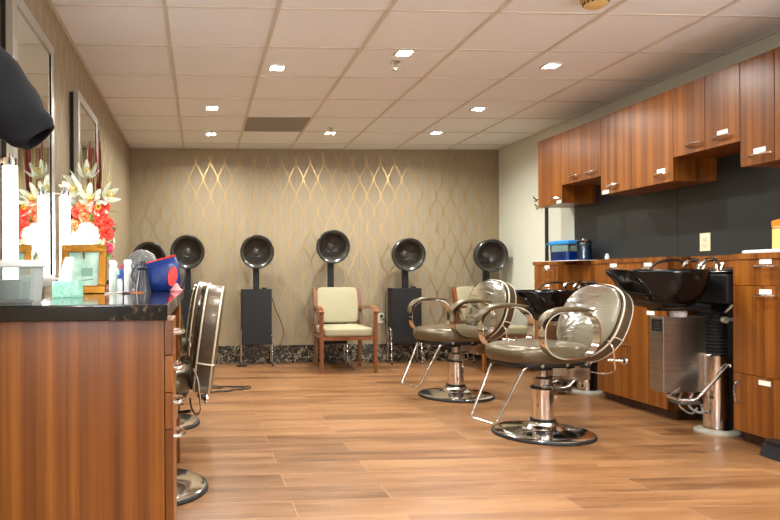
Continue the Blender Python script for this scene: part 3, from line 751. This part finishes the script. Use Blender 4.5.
def tube_light(lab, y, z0, z1, x=-.69, wx=XL, gm=None):
    t = thing('vanity_light', lab, 'light', (x, y, z0), 0, 'glowing vanity tubes')
    b = nb(); cyl(b, (0, 0, .0), (0, 0, z1 - z0), .026, seg=28); obj('glowing_tube', b, gm or GLOW_FILL, t)
    b = nb(); lathe(b, [(.001, z1 - z0), (.022, z1 - z0), (.024, z1 - z0 + .01), (.024, z1 - z0 + .03), (.012, z1 - z0 + .034), (.012, z1 - z0 + .05), (.001, z1 - z0 + .052)], 24); obj('end_cap', b, CHROME, t)
    b = nb(); lathe(b, [(.001, -.03), (.024, -.03), (.024, 0), (.001, 0)], 24); obj('end_cap', b, CHROME, t)
    b = nb(); cyl(b, (-.0, 0, z1 - z0 + .02), ((wx - x) * .99, 0, z1 - z0 + .02), .008, seg=10); cyl(b, (0, 0, -.02), ((wx - x) * .99, 0, -.02), .008, seg=10); obj('bracket', b, CHROME, t)
tube_light('tall glowing vanity tube at the far left edge, before the mirror', 2.44, .985, 1.405, gm=GLOWB)
for yy in (.1, -.5, -1.1, -1.7): tube_light('unseen vanity tube added on the left wall to light the ceiling', yy, 1.0, 1.42)  # out of view, added to brighten the ceiling
for yy in (1.6, .8, .0, -.8): tube_light('unseen vanity tube added on the right wall to light the ceiling', yy, 1.3, 1.72, XR - .1, XR)  # likewise added out of view, making the ceiling light more even
tube_light('glowing vanity tube left of the flowers, beyond the mirror', 3.408, 1.01, 1.41, gm=GLOWB)

# clear storage tub
t = thing('storage_tub', 'clear plastic storage tub with a lid at the left end of the counter', 'container', (-.625, 2.13, .92))
def rrect(a, c, seg=40, e=7): return sell(0, a, c, e, seg)
b = nb(); rs = []
for s, z in ((.9, .0), (.93, .01), (1.0, .115)): rs.append([(x * s, y * s, z) for x, y in rrect(.115, .085)])
for s, z in ((.97, .115), (.9, .012)): rs.append([(x * s, y * s, z) for x, y in rrect(.115, .085)])
rings(b, rs); obj('tub', b, CLEARB, t)
b = nb(); cushion(b, rrect(.122, .092), .112, .135, .008); obj('lid', b, P('milky_lid', (226, 230, 228), .3), t)
b = nb(); cushion(b, [(x - .06, y - .01) for x, y in rrect(.025, .04)], .012, .055, .006); obj('orange_item', b, P('orange_item', (206, 110, 60), .5), t)
b = nb(); cushion(b, [(x + .03, y) for x, y in rrect(.045, .06)], .012, .075, .01); obj('white_item', b, P('pale_item', (196, 200, 192), .5), t)

# tissue box
t = thing('tissue_box', 'mint green tissue box in front of the gilt frame', 'tissue box', (-.528, 2.66, .92))
b = nb(); box(b, (-.052, -.05, 0), (.052, .05, .066), .002); obj('carton', b, granite_mat('mint_carton', (120, 186, 162), (150, 206, 186), (190, 226, 210), 26., .5), t)
b = nb(); rs = []
for k in range(9):
    f = k / 8; rr = .022 * (1 - .35 * f); rs.append([(-.012 + .02 * f * f + rr * math.cos(a) * (1 + .35 * math.sin(3 * a + f * 3)), rr * .5 * math.sin(a), .066 + .095 * f) for a in [2 * PI * q / 20 for q in range(20)]])
rings(b, rs); obj('tissue', b, P('tissue_paper', (226, 226, 222), .8), t)

# gilt frame
t = thing('picture_frame', 'gilt picture frame standing on the counter under the flowers', 'picture frame', (-.565, 3.2, .92), R(-6))
def tilt_box(bm, a, c, M_, bev=.004):
    q = nb(); box(q, a, c, bev); merge(bm, q, M_)
Mf = RX(R(-9))
b = nb(); w, h, f = .112, .24, .038
for a, c in (((-w, -.012, 0), (w, .012, f)), ((-w, -.012, h - f), (w, .012, h)), ((-w, -.012, f), (-w + f, .012, h - f)), ((w - f, -.012, f), (w, .012, h - f))): tilt_box(b, a, c, Mf)
for a, c in (((-w + f - .006, -.016, f - .006), (w - f + .006, -.012, f)), ((-w + f - .006, -.016, h - f), (w - f + .006, -.012, h - f + .006))): tilt_box(b, a, c, Mf, .001)
obj('frame_moulding', b, GOLD, t)
def picture_mat():
    m, nt, bb = newmat('mint_note_card'); L = nt.links
    tc = nt.nodes.new('ShaderNodeTexCoord'); n = node(nt, 'ShaderNodeTexNoise', Scale=14., Detail=3.); L.new(tc.outputs['Object'], n.inputs['Vector'])
    L.new(ramp(nt, n.outputs['Fac'], [(.35, (150, 190, 170)), (.65, (196, 220, 206))]), bb.inputs['Base Color']); bb.inputs['Roughness'].default_value = .15
    return m
b = nb(); tilt_box(b, (-w + f, -.003, f), (w - f, .003, h - f), Mf, 0); obj('picture', b, picture_mat(), t)
b = nb(); tilt_box(b, (-.01, -.0045, .085), (.045, -.003, .125), Mf @ T(0, 0, 0), 0); tilt_box(b, (-.05, -.0045, .06), (.06, -.003, .066), Mf @ RY(R(-8)), 0); obj('printed_panel', b, P('grey_green_print', (112, 150, 134), .4), t)
b = nb(); cyl(b, (0, .015, .2), (0, .09, .003), .005, seg=8); obj('easel_leg', b, GOLD, t)

# flowers
def petal(bm, M_, L, W, curl=.5, cup=.2, n=7, m=5):
    g = []
    for i in range(n + 1):
        f = i / n; a = curl * f; row = []
        wid = W * math.sin(PI * min(.97, f * .88 + .06)) ** .8
        zc = L * (math.cos(a * .5) * f if True else f)
        for j in range(m):
            q = (j / (m - 1) - .5) * 2
            row.append(bm.verts.new(M_ @ V((q * wid, L * math.sin(curl * f) * f * .7 - cup * wid * (1 - q * q) * .0 + cup * wid * q * q, L * f * math.cos(curl * f * .8)))))
        g.append(row)
    for i in range(n):
        for j in range(m - 1): bm.faces.new((g[i][j], g[i][j + 1], g[i + 1][j + 1], g[i + 1][j]))
def aim(p, d, roll=0): return T(*p) @ V(d).to_track_quat('Z', 'Y').to_matrix().to_4x4() @ RZ(roll)
VX, VY = -.60, 3.67
fl = thing('flower_arrangement', 'tall arrangement of coral, white and lily flowers on the left counter', 'flowers', (VX, VY, .92))
b = nb(); lathe(b, [(.001, 0), (.045, 0), (.05, .01), (.035, .05), (.05, .12), (.06, .17), (.055, .175), (.045, .12), (.001, .06)], 28); obj('vase', b, P('pale_vase', (206, 200, 190), .2, coat=.4), fl)
def fm(n, c, r=.5): return P(n, c, r)
CORAL, PINK, WFL, CRF, LILY, LEAF, REDS, YEL = fm('coral_petal', (226, 70, 52)), fm('pink_petal', (206, 60, 92)), fm('white_petal', (238, 232, 224)), fm('cream_petal', (230, 224, 190)), fm('lily_petal', (224, 228, 210)), fm('leaf_green', (98, 140, 52)), fm('burgundy_blade', (134, 36, 50)), fm('dry_grass', (196, 184, 120))
OR = fm('orange_petal', (232, 128, 84))
def rose(p, d, s, mat, name):
    b = nb()
    for k in range(17):
        lay = k // 5; a = k * 2.4; rr = (.1 + .2 * lay) * s
        M_ = aim(p, d, a) @ T(0, rr * .5, 0) @ RX(-R(8 + 17 * lay)); petal(b, M_, s * (.95 - .06 * lay), s * (.34 + .12 * lay), .5 + .15 * lay, .5)
    o = obj(name, b, mat, fl, sharp=80, solid=.0012)
def lily(p, d, s):
    s *= 1.25; b = nb()
    for k in range(6): petal(b, aim(p, d, k * PI / 3) @ RX(-R(58)), s, s * .17, -.6 if k % 2 else -.4, .4)
    for k in range(6): petal(b, aim(p, d, k * PI / 3) @ RX(-R(48)), s * .5, s * .1, .3, .2)
    o = obj('lily', b, LILY, fl, sharp=80, solid=.0012)
    b = nb()
    for k in range(6):
        M_ = aim(p, d, k * PI / 3 + .4) @ RX(-R(14)); tube(b, [M_ @ V((0, 0, 0)), M_ @ V((0, 0, s * .55))], .0018, 5); tube(b, [M_ @ V((-.006, 0, s * .56)), M_ @ V((.006, 0, s * .56))], .003, 6)
    obj('stamen', b, fm('stamen_yellow', (214, 190, 60)), o)
def pdir(): return V((random.uniform(.1, .5), -1, random.uniform(-.15, .4))).normalized()
# offsets (dx along X, dz above the counter), measured on the bouquet
for dx, dz, s, m_, nm in [(.055, .42, .042, CORAL, 'rose'), (.02, .385, .035, OR, 'rose'), (.06, .34, .046, CORAL, 'rose'), (.015, .46, .032, OR, 'rose'), (.095, .37, .035, CORAL, 'rose'), (.045, .475, .035, PINK, 'rose'), (-.02, .40, .032, OR, 'rose'), (.08, .46, .03, CORAL, 'rose'),
                           (-.05, .30, .052, WFL, 'peony'), (.0, .255, .056, WFL, 'peony'), (.05, .245, .056, CRF, 'peony'), (.085, .265, .046, CRF, 'peony'), (-.05, .24, .045, WFL, 'peony'), (-.01, .33, .045, WFL, 'peony'), (.1, .235, .03, PINK, 'carnation'), (-.08, .35, .04, OR, 'rose'), (-.09, .28, .045, WFL, 'peony'), (-.03, .46, .038, OR, 'rose'), (-.06, .43, .034, CORAL, 'rose'), (.09, .315, .04, CORAL, 'rose'), (.03, .31, .04, WFL, 'peony')]:
    p = (dx, -.05 - random.random() * .05, dz); rose(p, pdir(), s, m_, nm)
    if dx < .05: rose((dx - .02, .06, dz + .02), V((-.8, .3, .2)).normalized(), s, m_, nm)
for p, d, s in [((.0, -.06, .53), (.3, -1, .3), .085), ((-.06, -.07, .58), (-.4, -1, .2), .08), ((.08, -.05, .55), (.9, -.7, .3), .075), ((-.02, -.02, .66), (.2, -.7, .8), .08), ((-.08, -.0, .50), (-1, -.5, .3), .08), ((.03, -.06, .5), (.6, -1, -.2), .07), ((-.09, .04, .62), (-1, .2, .5), .08)]:
    lily((p[0], p[1], p[2] - .035), V(d).normalized(), s)
b = nb()
for k in range(26):
    a = random.uniform(-.10, .12); bx_, by_ = random.uniform(-.03, .03), random.uniform(-.03, .03); tp = (a, random.uniform(-.07, .07), random.uniform(.6, .84))
    q = smooth_path([(bx_, by_, .12), ((bx_ + tp[0]) * .45, (by_ + tp[1]) * .5, tp[2] * .55), tp], 5); n = len(q)
    tube(b, q, [.004 * (1 - .8 * i / n) for i in range(n)], 5)
obj('grass_blades', b, YEL, fl)
b = nb()
for x0, x1, zt in ((-.04, -.02, .84), (.02, .0, .80), (.07, .095, .88), (.06, .075, .80), (-.0, .02, .74), (.085, .105, .82)):
    petal(b, aim((x0 * .4, 0, .2), V((x1 - x0 * .4, -.01, zt - .2)).normalized(), random.random()), zt - .2, .012, .12, .3, n=10)
obj('red_blades', b, REDS, fl, solid=.001)
b = nb()
for k in range(16):
    a = random.uniform(0, 2 * PI); petal(b, aim((.02 + .04 * math.cos(a), .03 * math.sin(a), .2 + .25 * random.random()), V((math.cos(a), math.sin(a) - .3, random.uniform(-.3, .5))).normalized(), random.random() * 6), .1, .02, .5, .2)
petal(b, aim((.09, -.06, .22), V((.3, -.4, -.8)).normalized(), 0), .06, .018, .3, .2)
obj('leaf', b, LEAF, fl, solid=.001)
b = nb()
for k in range(6):
    q = smooth_path([(.06, -.04, .25), (.10 + .01 * k, -.06, .25 + .02 * k), (.125, -.06, .19 + .035 * k)], 4); tube(b, q, .002, 5); lathe(b, [(.001, -.006), (.006, 0), (.001, .006)], 8, T(*q[-1]))
obj('berry_spray', b, PINK, fl)

# bottles and small things on the counter
def bottle(name, lab, loc, r, h, mat, capmat, neck=.4, cat='bottle', group='bottles on the left counter', caph=.02):
    t = thing(name, lab, cat, loc, 0, group)
    b = nb(); lathe(b, [(.001, 0), (r, 0), (r, h * .78), (r * .8, h * .88), (r * neck, h * .92), (r * neck, h), (.001, h)], 28); obj('body', b, mat, t)
    b = nb(); lathe(b, [(.001, h), (r * neck * 1.25, h), (r * neck * 1.15, h + caph), (.001, h + caph)], 20); obj('cap', b, capmat, t)
    return t
ZC = .92
bottle('spray_can', 'slim white can just right of the gilt frame', (-.475, 3.60, ZC), .02, .15, WHITE, WHITE, .7)
bottle('lotion_bottle', 'pale green bottle beside the slim white can', (-.448, 3.52, ZC), .018, .14, P('pale_green_plastic', (186, 210, 196), .35), WHITE)
bottle('pump_bottle', 'blue bottle with a pink cap among the counter bottles', (-.425, 3.58, ZC), .016, .125, P('blue_plastic', (46, 92, 176), .35), P('magenta_cap', (190, 40, 90), .35))
bottle('spray_can', 'white can beside the dark bottle, taller of the middle pair', (-.385, 3.52, ZC), .02, .15, WHITE, P('white_cap', (236, 236, 232), .35), .85)
bottle('cream_jar', 'small white jar in front of the blue bottle', (-.42, 3.46, ZC), .014, .07, WHITE, P('blue_cap', (50, 80, 150), .35), .8)
t = bottle('spray_bottle', 'dark conical spray bottle leaning against the blue bag', (-.30, 3.44, ZC), .046, .14, P('dark_translucent_bottle', (40, 46, 52), .2, coat=.4), BLACK, .25)
for o in t.children:
    if o.name.startswith('body'):
        for v in o.data.vertices:
            k = 1 - .62 * max(0, min(1, (v.co.z - .02) / .11)) ; k = k if v.co.z < .12 else 1.
            v.co.x *= k; v.co.y *= k
def zebra_mat(name, c1, c2, sc):
    m, nt, bb = newmat(name); L = nt.links
    tc = nt.nodes.new('ShaderNodeTexCoord'); n = node(nt, 'ShaderNodeTexNoise', Scale=sc, Detail=1., Distortion=2.); L.new(tc.outputs['Object'], n.inputs['Vector'])
    L.new(ramp(nt, n.outputs['Fac'], [(.47, c1), (.53, c2)]), bb.inputs['Base Color']); bb.inputs['Roughness'].default_value = .6
    return m
b = nb(); cushion(b, [(x - .487, y + 3.68) for x, y in sell(0, .048, .04, 4)], ZC, ZC + .038, .015); tag(obj('cosmetic_pouch', b, zebra_mat('pink_white_print', (190, 60, 80), (220, 216, 214), 70.)), 'low pink and white patterned pouch behind the combs', 'pouch')
b = nb(); cushion(b, [(x - .487, y + 3.68) for x, y in sell(0, .04, .032, 4)], ZC + .0385, ZC + .062, .01); tag(obj('folded_cloth', b, BLACKM), 'folded black cloth on the patterned pouch', 'cloth')
def comb(lab, loc, rz, mat, L=.15):
    t = thing('comb', lab, 'comb', loc, rz, 'combs and clips on the counter')
    b = nb(); box(b, (-L / 2, -.004, 0), (L / 2, .004, .004), .001); obj('spine', b, mat, t)
    b = nb()
    for k in range(20): box(b, (-L / 2 + .004 + k * L * .025, .003, .001), (-L / 2 + .0055 + k * L * .025, .02, .003))
    obj('teeth', b, mat, t)
comb('white comb lying in front of the bottles', (-.43, 3.33, ZC), R(35), WHITE)
comb('orange comb lying in front of the bottles', (-.335, 3.31, ZC), R(-20), P('orange_comb', (222, 120, 60), .4), .11)
t = thing('scissors', 'pair of steel scissors lying open near the gilt frame', 'scissors', (-.39, 3.16, ZC))
b = nb(); q = nb(); box(q, (-.07, -.004, 0), (.02, .004, .003), .001); merge(b, q, RZ(R(28))); obj('blade', b, STEEL, t)
b = nb(); q = nb(); box(q, (-.07, -.004, .003), (.02, .004, .006), .001); merge(b, q, RZ(R(-5))); obj('blade', b, STEEL, t)
for a in (28, -5):
    b = nb(); tube(b, [RZ(R(a)) @ V((.038 + .018 * math.cos(c), .018 * math.sin(c), .004)) for c in [2 * PI * k / 20 for k in range(20)]], .003, 6, True); obj('finger_ring', b, BLACK, t)
# blue bag
t = thing('blue_bag', 'glossy blue bag with a red oval patch at the far end of the counter', 'bag', (-.205, 3.575, ZC), R(10))
BLUE = P('blue_nylon', (14, 42, 108), .35, bump=.5, bscale=22); RED = P('bright_red', (214, 44, 36), .4)
prof = []
b = nb(); rs = []
for z, w, d, dx in ((0, .075, .05, 0), (.006, .088, .06, 0), (.06, .1, .068, -.002), (.12, .094, .058, -.008), (.155, .09, .035, -.014), (.168, .088, .012, -.016)):
    rs.append([(dx + x, y, z + (.022 * x / .09 if z > .1 else 0)) for x, y in sell(0, w, d, 3.2, 44)])
rings(b, rs); bg = obj('body', b, BLUE, t, sharp=70)
b = nb(); tube(b, [(-.016 - .088 + .176 * k / 10, 0, .17 + .022 * (-.1 + .2 * k / 10) / .09) for k in range(11)], .005, 8); obj('zipper', b, RED, t)
b = nb(); lathe(b, [(.001, .0), (.042, .0), (.042, .004), (.001, .006)], 32, T(.045, -.064, .08) @ RY(R(12)) @ RZ(R(14)) @ RX(PI / 2 + R(-4)) @ Matrix.Diagonal((.62, 1.25, 1, 1))); obj('oval_patch', b, RED, t)
b = nb(); tube(b, smooth_path([(.085, -.02, .165), (.118, -.03, .12), (.115, -.03, .05), (.095, -.03, .01)], 6), .004, 8); tube(b, smooth_path([(-.09, -.03, .15), (-.14, -.05, .14), (-.17, -.05, .08), (-.12, -.06, .05), (-.09, -.05, .12)], 6), .004, 8); obj('strap', b, P('navy_strap', (28, 34, 70), .5), t)
# clear bowl behind the bag
t = thing('plastic_bowl', 'upturned clear bowl behind the blue bag', 'bowl', (-.33, 3.99 - .25, ZC))
b = nb(); lathe(b, [(.1, 0), (.1, .09), (.09, .16), (.068, .205), (.03, .228), (.001, .232)], 36, cap=False); obj('dome', b, clear_mat('silvery_clear', (212, 216, 216), .12, .5, 20., milky=True), t)
b = nb(); tube(b, [(.1 * math.cos(a), .1 * math.sin(a), .005) for a in [2 * PI * k / 40 for k in range(40)]], .005, 8, True); obj('rim', b, SILVER, t)
# pink tulle
b = nb(); rs = []
for z, w in ((0, .026), (.008, .03), (.02, .018), (.035, .012), (.045, .006)): rs.append([(-.128 + w * math.cos(a) * (1 + .2 * math.sin(5 * a)), 3.465 + w * math.sin(a), ZC + z) for a in [2 * PI * k / 24 for k in range(24)]])
rings(b, rs); tag(obj('tulle_scrap', b, P('pink_tulle', (226, 140, 146), .7)), 'pink scrap of tulle at the corner of the counter beside the blue bag', 'cloth')

# ------------------------------------------------------------------ jacket at the left edge
t = thing('jacket', 'dark navy jacket sleeve reaching in at the upper left edge', 'jacket', (-.7, 1.45, .9))
b = nb(); pts = smooth_path([(-.66, 1.52, 1.62), (-.56, 1.55, 1.53), (-.48, 1.58, 1.44), (-.415, 1.6, 1.37), (-.385, 1.6, 1.335)], 6)
ps, Tn, Nn = frame_pts(pts); rs = []; n = len(ps)
for i, p in enumerate(ps):
    f = i / (n - 1); w = .088 - .042 * max(0, (f - .3) / .7) ** 1.3; B = Tn[i].cross(Nn[i])
    rs.append([p + (Nn[i] * math.cos(a) + B * math.sin(a) * .75) * w * (1 + .05 * math.sin(3 * a + 14 * f) + .03 * math.sin(31 * f)) for a in [2 * PI * k / 32 for k in range(32)]])
rs.append([ps[-1] + (q - ps[-1]) * .8 + Tn[-1] * .0 for q in rs[-1]]); rs.append([ps[-1] - Tn[-1] * .03 + (q - ps[-1]) * .75 for q in rs[-2]])
rings(b, rs); obj('sleeve', b, NAVY, t, sharp=80, world=True)
b = nb(); rs = []
for z, w, d in ((.95, .07, .20), (1.1, .075, .2), (1.35, .075, .2), (1.55, .08, .21), (1.64, .07, .2), (1.69, .04, .1), (1.71, .03, .06)):
    rs.append([(-.705 + w * math.cos(a), 1.42 + d * math.sin(a) * (1 + .04 * math.sin(5 * a)), z) for a in [2 * PI * k / 40 for k in range(40)]])
rings(b, rs); obj('body', b, NAVY, t, world=True)
b = nb(); tube(b, smooth_path([(XL + .002, 1.42, 1.74), (-.74, 1.42, 1.745), (-.71, 1.42, 1.72), (-.7, 1.42, 1.70)], 5), .006, 8); tag(obj('coat_hook', b, STEEL), 'steel hook holding the navy jacket at the left edge', 'hook')

# ------------------------------------------------------------------ things on the worktop and right wall
ZW = 1.1125
b = nb(); q = nb(); box(q, (-.13, -.28, 0), (.13, .28, .004)); merge(b, q, T(3.33, 5.72, ZW) @ RZ(R(2))); tag(obj('paper_sheet', b, PAPERW), 'white sheet laid under the blue tub on the far worktop', 'paper')
ZS = ZW + .0042
t = thing('disinfectant_tub', 'blue lidded tub of blue liquid on the far end of the worktop', 'tub', (3.355, 5.87, ZS))
BLIQ = P('blue_liquid', (4, 88, 190), .15, coat=.4); BLID = P('blue_lid', (40, 130, 196), .3)
b = nb(); cushion(b, sell(0, .085, .145, 6), .0, .085, .008); obj('liquid', b, BLIQ, t)
b = nb(); rs = [[(x * s, y * s, z) for x, y in sell(0, .092, .152, 6, 44)] for s, z in ((.95, 0), (1., .155))]; rings(b, rs, cap=False); obj('tub_wall', b, clear_mat('frosted_blue_wall', (206, 224, 232), .04), t)
b = nb(); cushion(b, sell(0, .1, .162, 6), .15, .185, .01); obj('lid', b, BLID, t)
b = nb(); tube(b, smooth_path([(-.1, .13, .17), (-.115, .15, .15), (-.11, .16, .13)], 4), .005, 6); obj('clasp', b, BLID, t)
t = thing('disinfectant_jar', 'small blue glass jar with a clear lid beside the blue tub', 'jar', (3.36, 5.60, ZS))
b = nb(); lathe(b, [(.001, 0), (.05, 0), (.055, .01), (.055, .13), (.001, .13)], 28); obj('liquid', b, P('deep_blue_liquid', (14, 62, 110), .1, coat=.4), t)
b = nb(); lathe(b, [(.059, 0), (.06, .16), (.05, .17)], 28, cap=False); obj('glass', b, SMOKE, t)
b = nb(); lathe(b, [(.001, .17), (.06, .168), (.062, .178), (.015, .186), (.012, .195), (.001, .197)], 28); obj('lid', b, CHROME, t)
bottle('nail_bottle', 'tiny white bottle standing alone on the worktop', (3.36, 5.27, ZW), .016, .04, WHITE, WHITE, .6, group='small bottles on the worktop', caph=.012)
t = thing('wipes_canister', 'yellow canister with an orange lid at the right edge of the worktop', 'canister', (3.37, 3.63, ZW))
b = nb(); lathe(b, [(.001, 0), (.05, 0), (.052, .004), (.052, .135), (.001, .135)], 32); obj('body', b, P('yellow_green_label', (214, 210, 120), .4), t)
b = nb(); lathe(b, [(.0525, .12), (.0525, .127)], 32, cap=False); obj('label_band', b, P('magenta_label_band', (176, 80, 96), .4), t)
b = nb(); lathe(b, [(.054, .135), (.055, .165), (.03, .175), (.001, .176)], 32); obj('lid', b, P('orange_lid', (232, 132, 36), .35), t)
b = nb(); box(b, (-.012, -.01, .176), (.018, .01, .2), .004); obj('lid_tab', b, P('orange_tab', (232, 132, 36), .35), t)
b = nb(); cushion(b, [(x + 3.33, y + 3.6) for x, y in sell(0, .1, .2, 5)], ZW, ZW + .022, .01); tow = tag(obj('folded_towel', b, P('white_towel', (214, 216, 214), .9, bump=.3, bscale=120)), 'folded white towel under the yellow canister on the near worktop', 'towel')
for o in bpy.data.objects:
    if o.name.startswith('wipes_canister'): o.location.z = ZW + .0225
def hook(lab, y, z):
    b = nb(); lathe(b, [(.001, 0), (.02, 0), (.018, .006), (.001, .008)], 16, T(XR - .0005, y, z) @ RY(-PI / 2)); tube(b, smooth_path([(XR - .006, y, z), (XR - .04, y, z - .005), (XR - .075, y, z + .025)], 5), .006, 8); tube(b, smooth_path([(XR - .03, y, z - .004), (XR - .045, y, z - .025), (XR - .06, y, z - .01)], 4), .005, 8)
    tag(obj('coat_hook', b, BLACK), lab, 'hook', 'black coat hooks by the end wall cabinet')
hook('upper black coat hook on the pale wall beside the end cabinet', 6.58, 1.765)
hook('lower black coat hook on the pale wall beside the end cabinet', 6.55, 1.685)
# broom lying into frame at the lower right
t = thing('floor_broom', 'dark bristled broom head on the floor at the right edge', 'broom', (3.10, 3.3, 0))
b = nb(); rs = [[(x * s, y * s, z) for x, y in sell(0, .045, .15, 4, 40)] for s, z in ((1.15, 0), (1.1, .02), (1., .07))]; rings(b, rs); obj('bristles', b, P('dark_bristles', (34, 36, 42), .8, bump=.8, bscale=300), t)
b = nb(); cushion(b, sell(0, .04, .14, 4), .07, .095, .008); obj('head', b, BLACK, t)
b = nb(); cyl(b, (0, 0, .09), (-.0, -.28, 1.3), .011); obj('handle', b, P('grey_broom_handle', (90, 92, 96), .4), t)

# ------------------------------------------------------------------ daylight for the added window, camera, colour
w = bpy.data.worlds.new('world'); S.world = w; w.use_nodes = True
bg = w.node_tree.nodes['Background']; bg.inputs[0].default_value = (.75, .85, 1, 1); bg.inputs[1].default_value = .4

cam = bpy.data.cameras.new('camera'); co = bpy.data.objects.new('camera', cam); C.objects.link(co)
co.location = (0, 0, 1.005)
co.matrix_world = T(0, 0, 1.005) @ RZ(-.0558) @ RX(PI / 2) @ RZ(-.006)
cam.sensor_fit = 'HORIZONTAL'; cam.sensor_width = 36; cam.lens = 658.77 / 780 * 36
cam.shift_x = (390 - 237.32) / 780; cam.shift_y = (275.1 - 260) / 780
cam.clip_start = .05
S.camera = co
S.view_settings.view_transform = 'Standard'; S.view_settings.look = 'None'; S.view_settings.gamma = 1; S.view_settings.use_curve_mapping = False
S.view_settings.exposure = .85
